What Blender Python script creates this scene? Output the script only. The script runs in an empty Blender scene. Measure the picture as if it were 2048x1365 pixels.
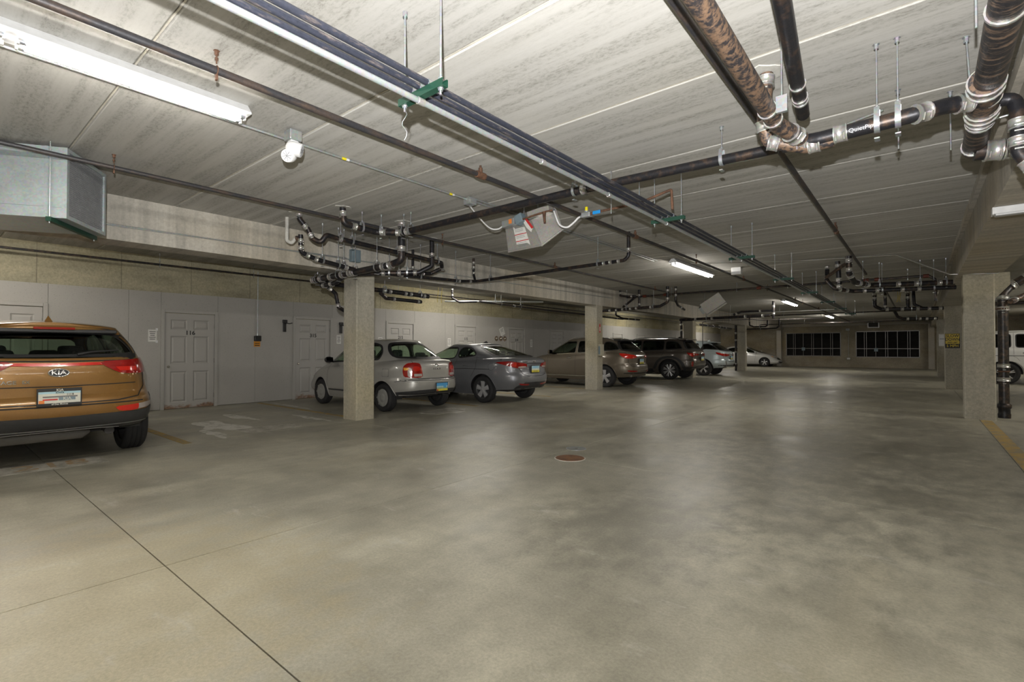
import bpy, bmesh, math, random
from mathutils import Vector, Matrix
from mathutils.bvhtree import BVHTree
from mathutils.geometry import delaunay_2d_cdt

random.seed(7)
S = bpy.context.scene
COL = S.collection
R = math.radians

# ------------------------------------------------------------------ camera
cam_d = bpy.data.cameras.new('camera')
cam_d.sensor_fit = 'HORIZONTAL'; cam_d.sensor_width = 36.0
cam_d.lens = 987.0 * 36.0 / 2048.0
cam_d.clip_start = 0.05; cam_d.clip_end = 200
cam = bpy.data.objects.new('camera', cam_d); COL.objects.link(cam)
cam.location = (0, 0, 1.28)
cam.rotation_euler = (R(90) + 0.015704, 0, 0.689223)
S.camera = cam

# ------------------------------------------------------------------ world, exposure
w = bpy.data.worlds.new('world'); S.world = w; w.use_nodes = True
w.node_tree.nodes['Background'].inputs[0].default_value = (0.02, 0.02, 0.018, 1)
w.node_tree.nodes['Background'].inputs[1].default_value = 0.3
S.view_settings.view_transform = 'Standard'
S.view_settings.look = 'None'
S.view_settings.gamma = 1.0
S.view_settings.use_curve_mapping = False
S.view_settings.exposure = 0.1
S.cycles.adaptive_threshold = 0.05; S.cycles.caustics_reflective = False; S.cycles.caustics_refractive = False; S.cycles.max_bounces = 5; S.cycles.diffuse_bounces = 2; S.cycles.glossy_bounces = 2; S.cycles.transmission_bounces = 3; S.cycles.transparent_max_bounces = 10

TUBE = 80.0          # emission strength of every fluorescent tube
# the photographer's flash, held just above the camera (its hard shadows lie on the ceiling)
fl = bpy.data.lights.new('camera_flash', 'SPOT')
fl.energy = 1250; fl.shadow_soft_size = 0.02; fl.color = (1.0, 0.985, 0.965)
fl.spot_size = R(160); fl.spot_blend = .8
flo = bpy.data.objects.new('camera_flash', fl); COL.objects.link(flo)
flo.location = (0.0, -0.08, 1.58)
flo.rotation_euler = (R(90 + 46), 0, 0.55)

# ------------------------------------------------------------------ materials
MATS = {}
class NB:
    def __init__(s, name):
        s.m = bpy.data.materials.new(name); s.m.use_nodes = True
        s.t = s.m.node_tree; s.b = s.t.nodes['Principled BSDF']; MATS[name] = s.m
    def n(s, typ, ins=None, **props):
        nd = s.t.nodes.new(typ)
        for k, v in props.items(): setattr(nd, k, v)
        for k, v in (ins or {}).items(): s.set(nd, k, v)
        return nd
    def set(s, nd, k, v):
        i = nd.inputs[k]
        if isinstance(v, bpy.types.NodeSocket): s.t.links.new(v, i)
        elif isinstance(v, bpy.types.Node): s.t.links.new(v.outputs[0], i)
        else:
            if i.type == 'RGBA' and len(v) == 3: v = (*v, 1)
            i.default_value = v
    def pos(s, sc=(1, 1, 1), obj=False):
        if obj: src = s.n('ShaderNodeTexCoord').outputs['Object']
        else: src = s.n('ShaderNodeNewGeometry').outputs['Position']
        return s.n('ShaderNodeVectorMath', {0: src, 1: sc}, operation='MULTIPLY').outputs[0]
    def noise(s, vec, scale=1.0, detail=4, rough=.55, dist=0.0):
        detail = min(detail, 4)
        return s.n('ShaderNodeTexNoise', {'Vector': vec, 'Scale': scale, 'Detail': detail, 'Roughness': rough}).outputs['Fac']
    def ramp(s, fac, stops):
        r = s.n('ShaderNodeValToRGB', {0: fac}); e = r.color_ramp.elements
        while len(e) < len(stops): e.new(0.5)
        for el, (p, c) in zip(e, stops):
            el.position = p; el.color = (*c, 1) if len(c) == 3 else (c[0],) * 3 + (1,)
        return r.outputs[0]
    def mix(s, fac, a, b, mode='MIX'):
        nd = s.n('ShaderNodeMix', data_type='RGBA', blend_type=mode)
        s.set(nd, 0, fac); s.set(nd, 6, a); s.set(nd, 7, b); return nd.outputs[2]
    def math(s, op, a, b=0.0):
        nd = s.n('ShaderNodeMath', operation=op); s.set(nd, 0, a); s.set(nd, 1, b); return nd.outputs[0]
    def bump(s, h, strength=.3, dist=.01):
        nd = s.n('ShaderNodeBump', {'Height': h, 'Strength': strength, 'Distance': dist})
        s.t.links.new(nd.outputs[0], s.b.inputs['Normal'])
    def out(s, col=None, rough=None, metal=None):
        if col is not None: s.set(s.b, 'Base Color', col)
        if rough is not None: s.set(s.b, 'Roughness', rough)
        if metal is not None: s.set(s.b, 'Metallic', metal)
        return s.m

def plain(name, col, rough=.5, metal=0.0, coat=0.0, grain=0.06):
    b = NB(name); v = b.pos(obj=True); n = b.noise(v, 14, 3)
    c = b.ramp(n, [(.3, tuple(x * (1 - grain) for x in col)), (.7, tuple(min(1, x * (1 + grain)) for x in col))])
    b.out(c, rough, metal)
    if coat: b.b.inputs['Coat Weight'].default_value = coat; b.b.inputs['Coat Roughness'].default_value = .04
    return b.m

def concrete(name, base, stretch, amp=.18, tint=(1, .97, .88), scale=1.0, speck=.25, rough=.85, bump=.25, obj=False):
    b = NB(name)
    big = b.noise(b.pos(tuple(x * scale for x in stretch), obj), 1.0, 6, .6)
    small = b.noise(b.pos((9, 9, 9), obj), 3.0, 6, .7)
    lo = tuple(x * (1 - amp) for x in base); hi = tuple(min(1, x * (1 + amp)) for x in base)
    c = b.ramp(big, [(.3, lo), (.7, hi)])
    t = b.noise(b.pos((.35, .35, .6), obj), 1.0, 3)
    c = b.mix(b.ramp(t, [(.45, (0,)), (.7, (1,))]), c, b.mix(1.0, c, tint, 'MULTIPLY'))
    c = b.mix(speck, c, b.ramp(small, [(.3, (.25,)), (.5, (.5,)), (.7, (.75,))]), 'OVERLAY')
    b.out(c, rough); b.bump(small, bump, .006); return b.m

# floor: worn concrete, tyre-darkened lanes, pale scuffs, sandy stains
b = NB('floor_concrete')
p = b.pos()
big = b.noise(b.pos((.55, .40, 1)), 1.0, 8, .68, .6)
mid = b.noise(b.pos((1.2, .8, 1)), 1.3, 6, .62, .4)
fine = b.noise(p, 60, 6, .8)
c = b.ramp(big, [(.30, (.300, .285, .226)), (.5, (.395, .377, .303)), (.72, (.480, .458, .370))])
c = b.mix(.45, c, b.ramp(mid, [(.3, (.27,)), (.5, (.5,)), (.72, (.72,))]), 'OVERLAY')
md2 = b.noise(b.pos((4.0, 2.6, 1)), 1.6, 10, .74, .5)
c = b.mix(.34, c, b.ramp(md2, [(.3, (.28,)), (.5, (.5,)), (.7, (.72,))]), 'OVERLAY')
lane = b.noise(b.pos((.55, .16, 1)), 1.0, 4, .6, .8)          # long dark tyre lanes
c = b.mix(b.ramp(lane, [(.50, (0,)), (.68, (.42,))]), c, (.150, .144, .125))
xyz = b.n('ShaderNodeSeparateXYZ', {0: p})
def stain(cx, cy, rx, ry, lo, hi, amt, col, c):   # a stain with its own ragged outline on the slab
    dx = b.math('POWER', b.math('ABSOLUTE', b.math('DIVIDE', b.math('SUBTRACT', xyz.outputs[0], cx), rx)), 2.0)
    dy = b.math('POWER', b.math('ABSOLUTE', b.math('DIVIDE', b.math('SUBTRACT', xyz.outputs[1], cy), ry)), 2.0)
    d = b.math('ADD', b.math('ADD', dx, dy), b.math('MULTIPLY', b.math('SUBTRACT', md2, .5), 3.2))
    return b.mix(b.math('MULTIPLY', b.ramp(d, [(lo, (1,)), (hi, (0,))]), amt), c, col)
c = stain(-.6, 8.6, 1.9, 5.2, .15, 1.0, .26, (.150, .143, .125), c)
c = stain(-1.6, 3.4, .75, 1.1, .1, 1.0, .34, (.17, .162, .138), c)
c = stain(-3.2, .6, 1.6, 1.3, .2, 1.0, .42, (.52, .45, .29), c)
c = stain(.2, 1.9, 1.0, .8, .1, 1.0, .34, (.54, .50, .38), c)
c = b.mix(b.ramp(lane, [(.28, (.40,)), (.44, (0,))]), c, (.46, .40, .26))
scuff = b.noise(b.pos((1.0, 2.6, 1)), 1.6, 8, .7, 1.2)
c = b.mix(b.ramp(scuff, [(.615, (0,)), (.72, (.6,))]), c, (.52, .51, .46))
c = b.mix(.5, c, b.ramp(fine, [(.3, (.3,)), (.5, (.5,)), (.7, (.7,))]), 'OVERLAY')
ro = b.ramp(mid, [(.3, (.30,)), (.7, (.52,))])
b.out(c, ro)

# hollow-core planks: streaks along X, mottled cast bands
b = NB('plank_concrete')
st = b.noise(b.pos((.55, 9.0, 1)), 1.0, 5, .6, .35)
mo = b.noise(b.pos((7, 16, 3)), 2.6, 9, .78, .2)
pa = b.noise(b.pos((.4, .9, 1)), 1.0, 3)
c = b.ramp(st, [(.30, (.46, .45, .42)), (.5, (.54, .53, .50)), (.70, (.60, .59, .56))])
dk = b.math('MULTIPLY', b.ramp(mo, [(.46, (0,)), (.64, (.75,))]), b.ramp(st, [(.40, (.95,)), (.56, (.12,))]))
c = b.mix(dk, c, (.27, .26, .23))
c = b.mix(b.ramp(pa, [(.45, (0,)), (.7, (.5,))]), c, b.mix(1.0, c, (.92, .90, .84), 'MULTIPLY'))
rnd = b.n('ShaderNodeObjectInfo').outputs['Random']
c = b.mix(1.0, c, b.ramp(rnd, [(0, (.86,)), (1, (1,))]), 'MULTIPLY')
b.out(c, .9)

concrete('beam_concrete', (.48, .455, .405), (.3, 7.0, .22), .26, (1, .93, .8), 1.0, .3)
concrete('column_concrete', (.43, .405, .335), (3.2, 3.2, .5), .12, (1, .95, .80), 1.0, .42)
concrete('wall_concrete', (.42, .385, .27), (1, .9, 3.2), .22, (1, .95, .75), 1.0, .4)
concrete('far_wall_concrete', (.36, .32, .245), (.8, .8, 1.4), .25, (1, .92, .75), 1.0, .4)
concrete('grout', (.62, .59, .52), (3, 3, 3), .15, (1, .97, .9), 1, .3)
concrete('patch_mortar', (.55, .54, .50), (4, 4, 4), .2, (1, 1, 1), 1, .3)
concrete('dark_joint', (.15, .14, .11), (3, 3, 3), .3, (1, .9, .8), 1, .3)

# painted wall board with a fine speckle
b = NB('wall_board')
sp = b.noise(b.pos((1, 1, 1)), 55, 4, .7); lg = b.noise(b.pos((.8, .8, .8)), 1.0, 4)
c = b.ramp(lg, [(.3, (.43, .415, .385)), (.7, (.50, .485, .45))])
c = b.mix(b.ramp(sp, [(.60, (0,)), (.68, (.6,))]), c, (.19, .18, .16))
b.out(c, .7); b.bump(sp, .2, .004)

# door paint with rust creeping up from the sill
b = NB('door_paint')
p = b.n('ShaderNodeNewGeometry').outputs['Position']
z = b.n('ShaderNodeSeparateXYZ', {0: p}).outputs[2]
r1 = b.noise(b.pos((1, 1.3, 2)), 2.2, 7, .7, .6)
lim = b.math('SUBTRACT', b.math('MULTIPLY', r1, .62), b.math('MULTIPLY', z, 1.25))
rn = b.noise(b.pos((1, 1, 1)), 25, 4)
c = b.mix(b.ramp(lim, [(.20, (0,)), (.30, (.85,))]), (.47, .455, .425),
          b.ramp(rn, [(.3, (.13, .055, .02)), (.7, (.33, .17, .075))]))
b.out(c, .55)

# painted steel pipe, cast iron, rust
def iron(name, dark, rust, lo, hi, rough=.45, metal=.35, sc=(6, 6, 6)):
    b = NB(name)
    n = b.noise(b.pos(sc), 1.6, 7, .7, .4); f = b.noise(b.pos((1, 1, 1)), 60, 4, .7)
    c = b.mix(b.ramp(n, [(lo, (0,)), (hi, (1,))]), dark, rust)
    c = b.mix(.4, c, b.ramp(f, [(.3, (.25,)), (.7, (.75,))]), 'OVERLAY')
    b.out(c, rough, metal); b.bump(f, .25, .004); return b.m
iron('cast_iron', (.022, .022, .026), (.105, .065, .043), .50, .72, .40)
iron('cast_iron_rusty', (.035, .032, .035), (.19, .122, .08), .44, .56, .5, .15, (16, 20, 16))
iron('cast_iron_streaked', (.028, .027, .030), (.22, .15, .105), .50, .64, .42, .25, (3, 17, 5))
iron('black_steel', (.035, .034, .036), (.135, .095, .068), .45, .72, .38, .4)
iron('sprinkler_steel', (.050, .050, .056), (.125, .085, .062), .46, .72, .45, .3, (9, 2, 9))
iron('rusty_steel', (.075, .04, .026), (.19, .095, .055), .35, .65, .7, .1)
iron('bundle_steel', (.048, .053, .075), (.20, .17, .16), .55, .70, .32, .45, (20, 4, 20))
iron('red_fitting', (.10, .018, .010), (.19, .042, .02), .4, .7, .5, .1)
def galv(name, col, rough=.35, metal=.85):
    b = NB(name)
    v = b.n('ShaderNodeTexVoronoi', {'Vector': b.pos((1, 1, 1)), 'Scale': 60.0}).outputs['Color']
    n = b.noise(b.pos((1, 1, 1)), 7, 5)
    c = b.mix(.10, b.ramp(n, [(.3, tuple(x * .85 for x in col)), (.7, col)]), v)
    b.out(c, rough, metal); return b.m
galv('galvanised', (.62, .66, .68), .38, .7)
galv('duct_steel', (.46, .53, .55), .45, .45)
galv('zinc_rod', (.50, .53, .56), .35, .75)
galv('clamp_steel', (.62, .61, .585), .33, .7)
galv('heater_steel', (.56, .54, .50), .36, .5)
galv('conduit', (.50, .53, .53), .4, .6)
plain('strut_green', (.012, .058, .036), .5, .2)
plain('white_enamel', (.78, .79, .80), .35)
plain('white_plastic', (.80, .80, .80), .4)
plain('black_plastic', (.018, .018, .019), .45)
plain('dark_mesh', (.02, .02, .022), .6)
plain('grille_steel', (.30, .31, .33), .45, .5)
plain('box_blue_grey', (.22, .29, .33), .5, .2)
plain('orange_label', (.70, .30, .03), .5)
plain('paper', (.80, .79, .75), .7)
plain('print_black', (.02, .02, .02), .6)
plain('print_red', (.60, .04, .04), .6)
plain('number_dark', (.025, .025, .025), .5)
plain('knob_metal', (.65, .62, .55), .22, .9)
plain('hinge_metal', (.25, .24, .22), .4, .6)
plain('sign_yellow', (.72, .53, .02), .45)
plain('valve_yellow', (.85, .72, .02), .4)
plain('valve_blue', (.02, .30, .75), .4)
plain('sticker_orange', (.80, .25, .05), .5)
plain('brown_disc', (.16, .11, .07), .6)
plain('yellow_cord', (.62, .48, .04), .5)
plain('cream_panel', (.48, .45, .35), .6)
plain('lens_clear', (.75, .76, .78), .15)
plain('louver_dark', (.018, .017, .016), .6)
plain('alloy_frame', (.27, .26, .25), .35, .6)
# floor paint, worn through to the concrete
def worn(name, col, hole, lo=.42, hi=.6):
    b = NB(name); n = b.noise(b.pos((1, 1, 1)), 6, 8, .75)
    b.out(b.mix(b.ramp(n, [(lo, (0,)), (hi, (1,))]), col, hole), .65); return b.m
worn('floor_patch', (.68, .66, .60), (.40, .385, .32), .50, .64)
worn('yellow_paint', (.50, .33, .085), (.30, .26, .17))
worn('white_floor_paint', (.52, .50, .44), (.30, .28, .23), .40, .62)
worn('orange_floor_paint', (.42, .27, .13), (.36, .31, .23))
worn('rusty_plate', (.22, .10, .04), (.13, .06, .03))
# lamp tube
b = NB('tube_light')
b.b.inputs['Emission Color'].default_value = (1.0, .945, .85, 1)
b.b.inputs['Emission Strength'].default_value = TUBE
b.out((.9, .9, .9), .3)

# ------------------------------------------------------------------ mesh helpers
class MB:
    """collects geometry for ONE mesh object"""
    def __init__(s): s.v = []; s.f = []; s.smooth = []
    def add(s, vs, fs, sm=False):
        o = len(s.v); s.v += [tuple(x) for x in vs]
        s.f += [tuple(i + o for i in f) for f in fs]; s.smooth += [sm] * len(fs); return s
    def box(s, x0, x1, y0, y1, z0, z1, M=None):
        v = [(x, y, z) for x in (x0, x1) for y in (y0, y1) for z in (z0, z1)]
        if M: v = [M @ Vector(q) for q in v]
        return s.add(v, [(0, 1, 3, 2), (4, 6, 7, 5), (0, 4, 5, 1), (2, 3, 7, 6), (0, 2, 6, 4), (1, 5, 7, 3)])
    def bevbox(s, x0, x1, y0, y1, z0, z1, b=.01, M=None):
        bm = bmesh.new(); bmesh.ops.create_cube(bm, size=1)
        for q in bm.verts:
            q.co = Vector(((x0 + x1) / 2 + q.co.x * (x1 - x0), (y0 + y1) / 2 + q.co.y * (y1 - y0), (z0 + z1) / 2 + q.co.z * (z1 - z0)))
        bmesh.ops.bevel(bm, geom=bm.edges[:], offset=b, segments=2, profile=.5, affect='EDGES')
        s.bm(bm, M); return s
    def bm(s, bm, M=None, sm=False):
        bm.verts.ensure_lookup_table()
        for i, q in enumerate(bm.verts): q.index = i
        s.add([(M @ q.co) if M else q.co.copy() for q in bm.verts], [[q.index for q in f.verts] for f in bm.faces], sm)
        bm.free(); return s
    def prism(s, poly, axis, a, b):
        """poly of 2D points extruded along axis from a to b ('x': (y,z), 'y': (x,z), 'z': (x,y))"""
        def P(q, t): return {'x': (t, q[0], q[1]), 'y': (q[0], t, q[1]), 'z': (q[0], q[1], t)}[axis]
        n = len(poly); v = [P(q, a) for q in poly] + [P(q, b) for q in poly]
        return s.add(v, [tuple(range(n - 1, -1, -1)), tuple(range(n, 2 * n))] + [(i, (i + 1) % n, n + (i + 1) % n, n + i) for i in range(n)])
    def tube(s, pts, r, n=10, cap=True):
        pts = [Vector(p) for p in pts]; rings = []; prev = None
        rr = r if isinstance(r, (list, tuple)) else [r] * len(pts)
        for i, p in enumerate(pts):
            if i == 0: t = pts[1] - p
            elif i == len(pts) - 1: t = p - pts[i - 1]
            else: t = (pts[i + 1] - p).normalized() + (p - pts[i - 1]).normalized()
            t.normalize()
            if prev is None:
                u = t.orthogonal().normalized()
            else:
                u = (prev - t * prev.dot(t)); u = u.normalized() if u.length > 1e-6 else t.orthogonal().normalized()
            prev = u; w_ = t.cross(u)
            rings.append([p + (u * math.cos(2 * math.pi * k / n) + w_ * math.sin(2 * math.pi * k / n)) * rr[i] for k in range(n)])
        v = [q for g in rings for q in g]; f = []
        for i in range(len(pts) - 1):
            for k in range(n):
                f.append((i * n + k, i * n + (k + 1) % n, (i + 1) * n + (k + 1) % n, (i + 1) * n + k))
        s.add(v, f, True)
        if cap:
            m = len(v); s.add(rings[0], [tuple(range(n - 1, -1, -1))]); s.add(rings[-1], [tuple(range(n))])
        return s
    def cyl(s, a, b, r, n=12): return s.tube([a, b], r, n)
    def lathe(s, prof, c, axis='y', n=24, sm=True, close=False):
        """profile of (radius, offset) turned about an axis through c"""
        v = []; f = []; m = len(prof)
        for k in range(n):
            a = 2 * math.pi * k / n; ca, sa = math.cos(a), math.sin(a)
            for (r, o) in prof:
                v.append({'y': (c[0] + r * ca, c[1] + o, c[2] + r * sa), 'z': (c[0] + r * ca, c[1] + r * sa, c[2] + o), 'x': (c[0] + o, c[1] + r * ca, c[2] + r * sa)}[axis])
        for k in range(n):
            k2 = (k + 1) % n
            for i in range(m - 1 if not close else m):
                j = (i + 1) % m; f.append((k * m + i, k2 * m + i, k2 * m + j, k * m + j))
        return s.add(v, f, sm)
    def mesh(s, name, mat):
        me = bpy.data.meshes.new(name); me.from_pydata(s.v, [], s.f)
        me.polygons.foreach_set('use_smooth', s.smooth); me.update()
        if mat: me.materials.append(MATS[mat] if isinstance(mat, str) else mat)
        return me
    def build(s, name, mat, parent=None):
        return link(name, s.mesh(name, mat), parent)

def link(name, data, parent=None, loc=None):
    o = bpy.data.objects.new(name, data); COL.objects.link(o)
    if parent: o.parent = parent
    if loc: o.location = loc
    return o
def tag(o, label=None, cat=None, group=None, kind=None):
    for k, v in (('label', label), ('category', cat), ('group', group), ('kind', kind)):
        if v: o[k] = v
    return o
def thing(name, label, cat, loc=(0, 0, 0), rz=0, group=None):
    o = bpy.data.objects.new(name, None); COL.objects.link(o); o.empty_display_size = .1
    o.location = loc; o.rotation_euler = (0, 0, rz)
    return tag(o, label, cat, group)
def struct(o): return tag(o, kind='structure')
def copy_tree(o, parent=None):
    c = o.copy(); COL.objects.link(c); c.parent = parent
    for ch in o.children: copy_tree(ch, c)
    return c
def text_mesh(txt, size, depth=.002, bold=0.0, align='CENTER', sx=1.0):
    cu = bpy.data.curves.new('lettering', 'FONT'); cu.body = txt; cu.size = size; cu.extrude = depth
    cu.align_x = align; cu.align_y = 'CENTER'; cu.offset = bold; cu.resolution_u = 3
    o = bpy.data.objects.new('lettering', cu)
    me = bpy.data.meshes.new_from_object(o)
    bpy.data.objects.remove(o); bpy.data.curves.remove(cu)
    if sx != 1.0: me.transform(Matrix.Diagonal((sx, 1, 1, 1)))
    return me
def lettering(txt, size, M, mat, parent=None, name='lettering', **kw):
    me = text_mesh(txt, size, **kw); me.transform(M); me.materials.clear(); me.materials.append(MATS[mat])
    return link(name, me, parent)
def basis(o, ex, ey):
    ex = Vector(ex).normalized(); ey = Vector(ey).normalized(); ez = ex.cross(ey)
    return Matrix(((ex.x, ey.x, ez.x, o[0]), (ex.y, ey.y, ez.y, o[1]), (ex.z, ey.z, ez.z, o[2]), (0, 0, 0, 1)))
# ================================================================== the setting
ZC = 3.20                       # underside of the ceiling planks
XW, XR, YN, YF = -12.2, 5.6, -6.0, 40.9
BL0, BL1 = -8.15, -7.72         # left beam
BR0, BR1 = 0.57, 1.17           # right beam
ZB = 2.64                       # underside of the beams
PITCH, Y0 = 1.285, 0.935        # ceiling plank joints

# floor: cast slabs between saw-cut joints
fx = [XW, -7.75, -3.44, 0.83, XR]
fy = [YN, -2.95, 0.96, 4.93, 8.60] + [8.60 + 3.85 * k for k in range(1, 9)] + [YF + .3]
base = MB().box(XW - .3, XR + .3, YN - .3, YF + .6, -.30, -.02)
floor = struct(base.build('floor', 'dark_joint'))
for i in range(len(fx) - 1):
    for j in range(len(fy) - 1):
        x0, x1, y0, y1 = fx[i] + .0032, fx[i + 1] - .0032, fy[j] + .0032, fy[j + 1] - .0032
        c = .0008
        m = MB()
        v = [(x0, y0, -.03), (x1, y0, -.03), (x1, y1, -.03), (x0, y1, -.03), (x0, y0, -c), (x1, y0, -c), (x1, y1, -c), (x0, y1, -c),
             (x0 + c, y0 + c, 0), (x1 - c, y0 + c, 0), (x1 - c, y1 - c, 0), (x0 + c, y1 - c, 0)]
        m.add(v, [(0, 1, 5, 4), (1, 2, 6, 5), (2, 3, 7, 6), (3, 0, 4, 7), (4, 5, 9, 8), (5, 6, 10, 9), (6, 7, 11, 10), (7, 4, 8, 11), (8, 9, 10, 11)])
        m.build('slab', 'floor_concrete', floor)

# ceiling: precast hollow-core planks, joints caulked
ceil_m = MB().box(XW - .3, XR + .3, YN - .3, YF + .6, ZC + .05, ZC + .30)
ceiling = struct(ceil_m.build('ceiling', 'grout'))
def plank_mesh(x0, x1):
    wd = PITCH / 2 - .006; c = .012
    prof = [(-wd, .06), (-wd, c), (-wd + c, 0), (wd - c, 0), (wd, c), (wd, .06)]
    return MB().prism(prof, 'x', x0, x1).mesh('plank', 'plank_concrete')
bays = [(XW, BL0 + .1), (BL1 - .1, BR0 + .1), (BR1 - .1, XR)]
for a, c in bays:
    me = plank_mesh(a, c)
    k = -5
    while Y0 + k * PITCH < YF:
        link('plank', me, ceiling, (0, Y0 + (k + .5) * PITCH, ZC)); k += 1
# pale caulk squeezed out of the joints
for a, c in bays:
    me = MB().box(a, c, -.005, .005, .005, .02).mesh('joint_caulk', 'grout')
    for k in range(-5, 32):
        link('joint_caulk', me, ceiling, (0, Y0 + k * PITCH, ZC))

# walls
wl = struct(MB().box(XW - .3, XW, YN, YF, 0, ZC + .05).build('wall_left', 'wall_concrete'))
struct(MB().box(XR, XR + .3, YN, YF, 0, ZC + .05).build('wall_right', 'wall_concrete'))
struct(MB().box(XW, XR, YN - .3, YN, 0, ZC + .05).build('wall_back', 'wall_concrete'))
# far wall with two louvred openings
WIN = [(-7.53, -4.16, 0.75, 2.42), (-3.31, 0.06, 0.70, 2.46)]
m = MB()
xs = [XW, WIN[0][0], WIN[0][1], WIN[1][0], WIN[1][1], XR]
for i in range(5):
    if i in (1, 3):
        q = WIN[0 if i == 1 else 1]
        m.box(xs[i], xs[i + 1], YF, YF + .3, 0, q[2]); m.box(xs[i], xs[i + 1], YF, YF + .3, q[3], ZC + .05)
    else: m.box(xs[i], xs[i + 1], YF, YF + .3, 0, ZC + .05)
wf = struct(m.build('wall_far', 'far_wall_concrete'))
MB().box(XW, .9, YF - .42, YF, 2.86, ZC + .04).build('lintel_beam', 'beam_concrete', wf)
for xx in (-7.95, .62):
    MB().box(xx - .15, xx + .15, YF - .35, YF, 0, 2.86).build('pilaster', 'beam_concrete', wf)
for n, (x0, x1, z0, z1) in enumerate(WIN):
    fr = MB()
    t = .045
    fr.box(x0, x1, YF - .03, YF + .06, z0, z0 + t); fr.box(x0, x1, YF - .03, YF + .06, z1 - t, z1)
    fr.box(x0, x0 + t, YF - .03, YF + .06, z0, z1); fr.box(x1 - t, x1, YF - .03, YF + .06, z0, z1)
    wo = struct(fr.build('window_%d' % (n + 1), 'alloy_frame'))
    wd = x1 - x0
    for s_ in (.14, .175, .325, .48, .515, .665, .82, .855):
        MB().box(x0 + wd * s_ - .012, x0 + wd * s_ + .012, YF - .025, YF + .05, z0 + t, z1 - t).build('mullion', 'alloy_frame', wo)
    MB().box(x0 + t, x1 - t, YF - .03, YF + .04, z0 + (z1 - z0) * .33 - .02, z0 + (z1 - z0) * .33 + .02).build('transom', 'alloy_frame', wo)
    sl = MB().add([(x0 + t, 0, 0), (x1 - t, 0, 0), (x1 - t, .07, .07), (x0 + t, .07, .07), (x0 + t, 0, .012), (x1 - t, 0, .012), (x1 - t, .07, .082), (x0 + t, .07, .082)],
        [(0, 3, 2, 1), (4, 5, 6, 7), (0, 1, 5, 4), (1, 2, 6, 5), (2, 3, 7, 6), (3, 0, 4, 7)]).mesh('louver_blade', 'louver_dark')
    k = 0
    while z0 + .06 + k * .075 < z1 - .1:
        link('louver_blade', sl, wo, (0, YF + .06, z0 + .06 + k * .075)); k += 1
    MB().box(x0, x1, YF + .2, YF + .29, z0, z1).build('back_panel', 'louver_dark', wo)
    MB().box(x0 + wd * .30, x0 + wd * .36, YF - .09, YF - .03, z0 + .40, z0 + .62).build('actuator', 'box_blue_grey', wo)

# beams and columns
struct(MB().box(BL0, BL1, YN, YF, ZB, ZC + .04).build('trim_1', 'beam_concrete'))
struct(MB().box(BR0, BR1, YN, YF, ZB, ZC + .04).build('trim_2', 'beam_concrete'))
MB().box(BR0 - .05, BR0, YN, YF, ZC - .10, ZC - .001).build('ledge', 'beam_concrete', bpy.data.objects['trim_2'])
def column(x0, x1, y0, y1, label, corbel=False):
    t = thing('concrete_column', label, 'column', ((x0 + x1) / 2, (y0 + y1) / 2, 0), 0, 'concrete columns carrying the beams')
    a, c = (x1 - x0) / 2, (y1 - y0) / 2; e = .018
    poly = [(-a + e, -c), (a - e, -c), (a, -c + e), (a, c - e), (a - e, c), (-a + e, c), (-a, c - e), (-a, -c + e)]
    MB().prism(poly, 'z', 0, ZB).build('shaft', 'column_concrete', t)
    if corbel:
        MB().prism([(a - .002, ZB), (a + .20, ZB), (a + .20, ZB - .22), (a - .002, ZB - .47)], 'y', -c + .03, c - .03).build('corbel', 'column_concrete', t)
    return t
cl = [column(BL0, BL1, 5.02, 5.40, 'pale concrete column nearest the camera, in front of the silver coupe'),
      column(BL0, BL1, 13.51, 13.89, 'concrete column with a small cream box, in front of the tan crossover'),
      column(BL0, BL1, 22.0, 22.38, 'dim concrete column between the dark brown SUV and the silver crossover'),
      column(BL0, BL1, 30.5, 30.88, 'far concrete column with a black drain pipe, in front of the white hatchback')]
cr = [column(.64, 1.06, 12.28, 12.70, 'grey concrete column with a corbel beside the iron riser at right', True),
      column(.64, 1.06, 20.9, 21.32, 'concrete column carrying the yellow speed sign'),
      column(.64, 1.06, 29.5, 29.92, 'far pale concrete column behind the speed sign column')]
for y in (-3.47,): column(BL0, BL1, y, y + .38, 'concrete column behind the camera under the left beam')

# wall boards, split at their seams and around the doors
DOORS = [.53 + 2.81 * k for k in range(14)]
DOORS = [d for d in DOORS if d < 39]
DW, DH = .95, 2.04
segs = []; cuts = sorted([1.51 + 1.22 * k for k in range(-6, 33)])
def free(a, c):
    pts = [a] + [q for q in cuts if a + .12 < q < c - .12] + [c]
    for i in range(len(pts) - 1): segs.append((pts[i], pts[i + 1], 0, 2.46))
edge = YN
for d in DOORS:
    free(edge, d - .065); segs.append((d - .065, d + DW + .065, DH + .065, 2.46)); edge = d + DW + .065
free(edge, YF)
for (a, c, z0, z1) in segs:
    MB().box(XW - .002, XW + .03, a + .0025, c - .0025, z0 + (.012 if z0 == 0 else 0), z1).build('board', 'wall_board', wl)
MB().box(XW, XW + .02, YN, YF, 0, .012).build('base_gap', 'dark_joint', wl)
# form seams in the concrete above the boards
for k in range(34):
    MB().box(XW - .01, XW + .004, -1.05 + k * 1.22, -1.045 + k * 1.22, 2.47, ZC).build('form_seam', 'dark_joint', wl)

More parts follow.
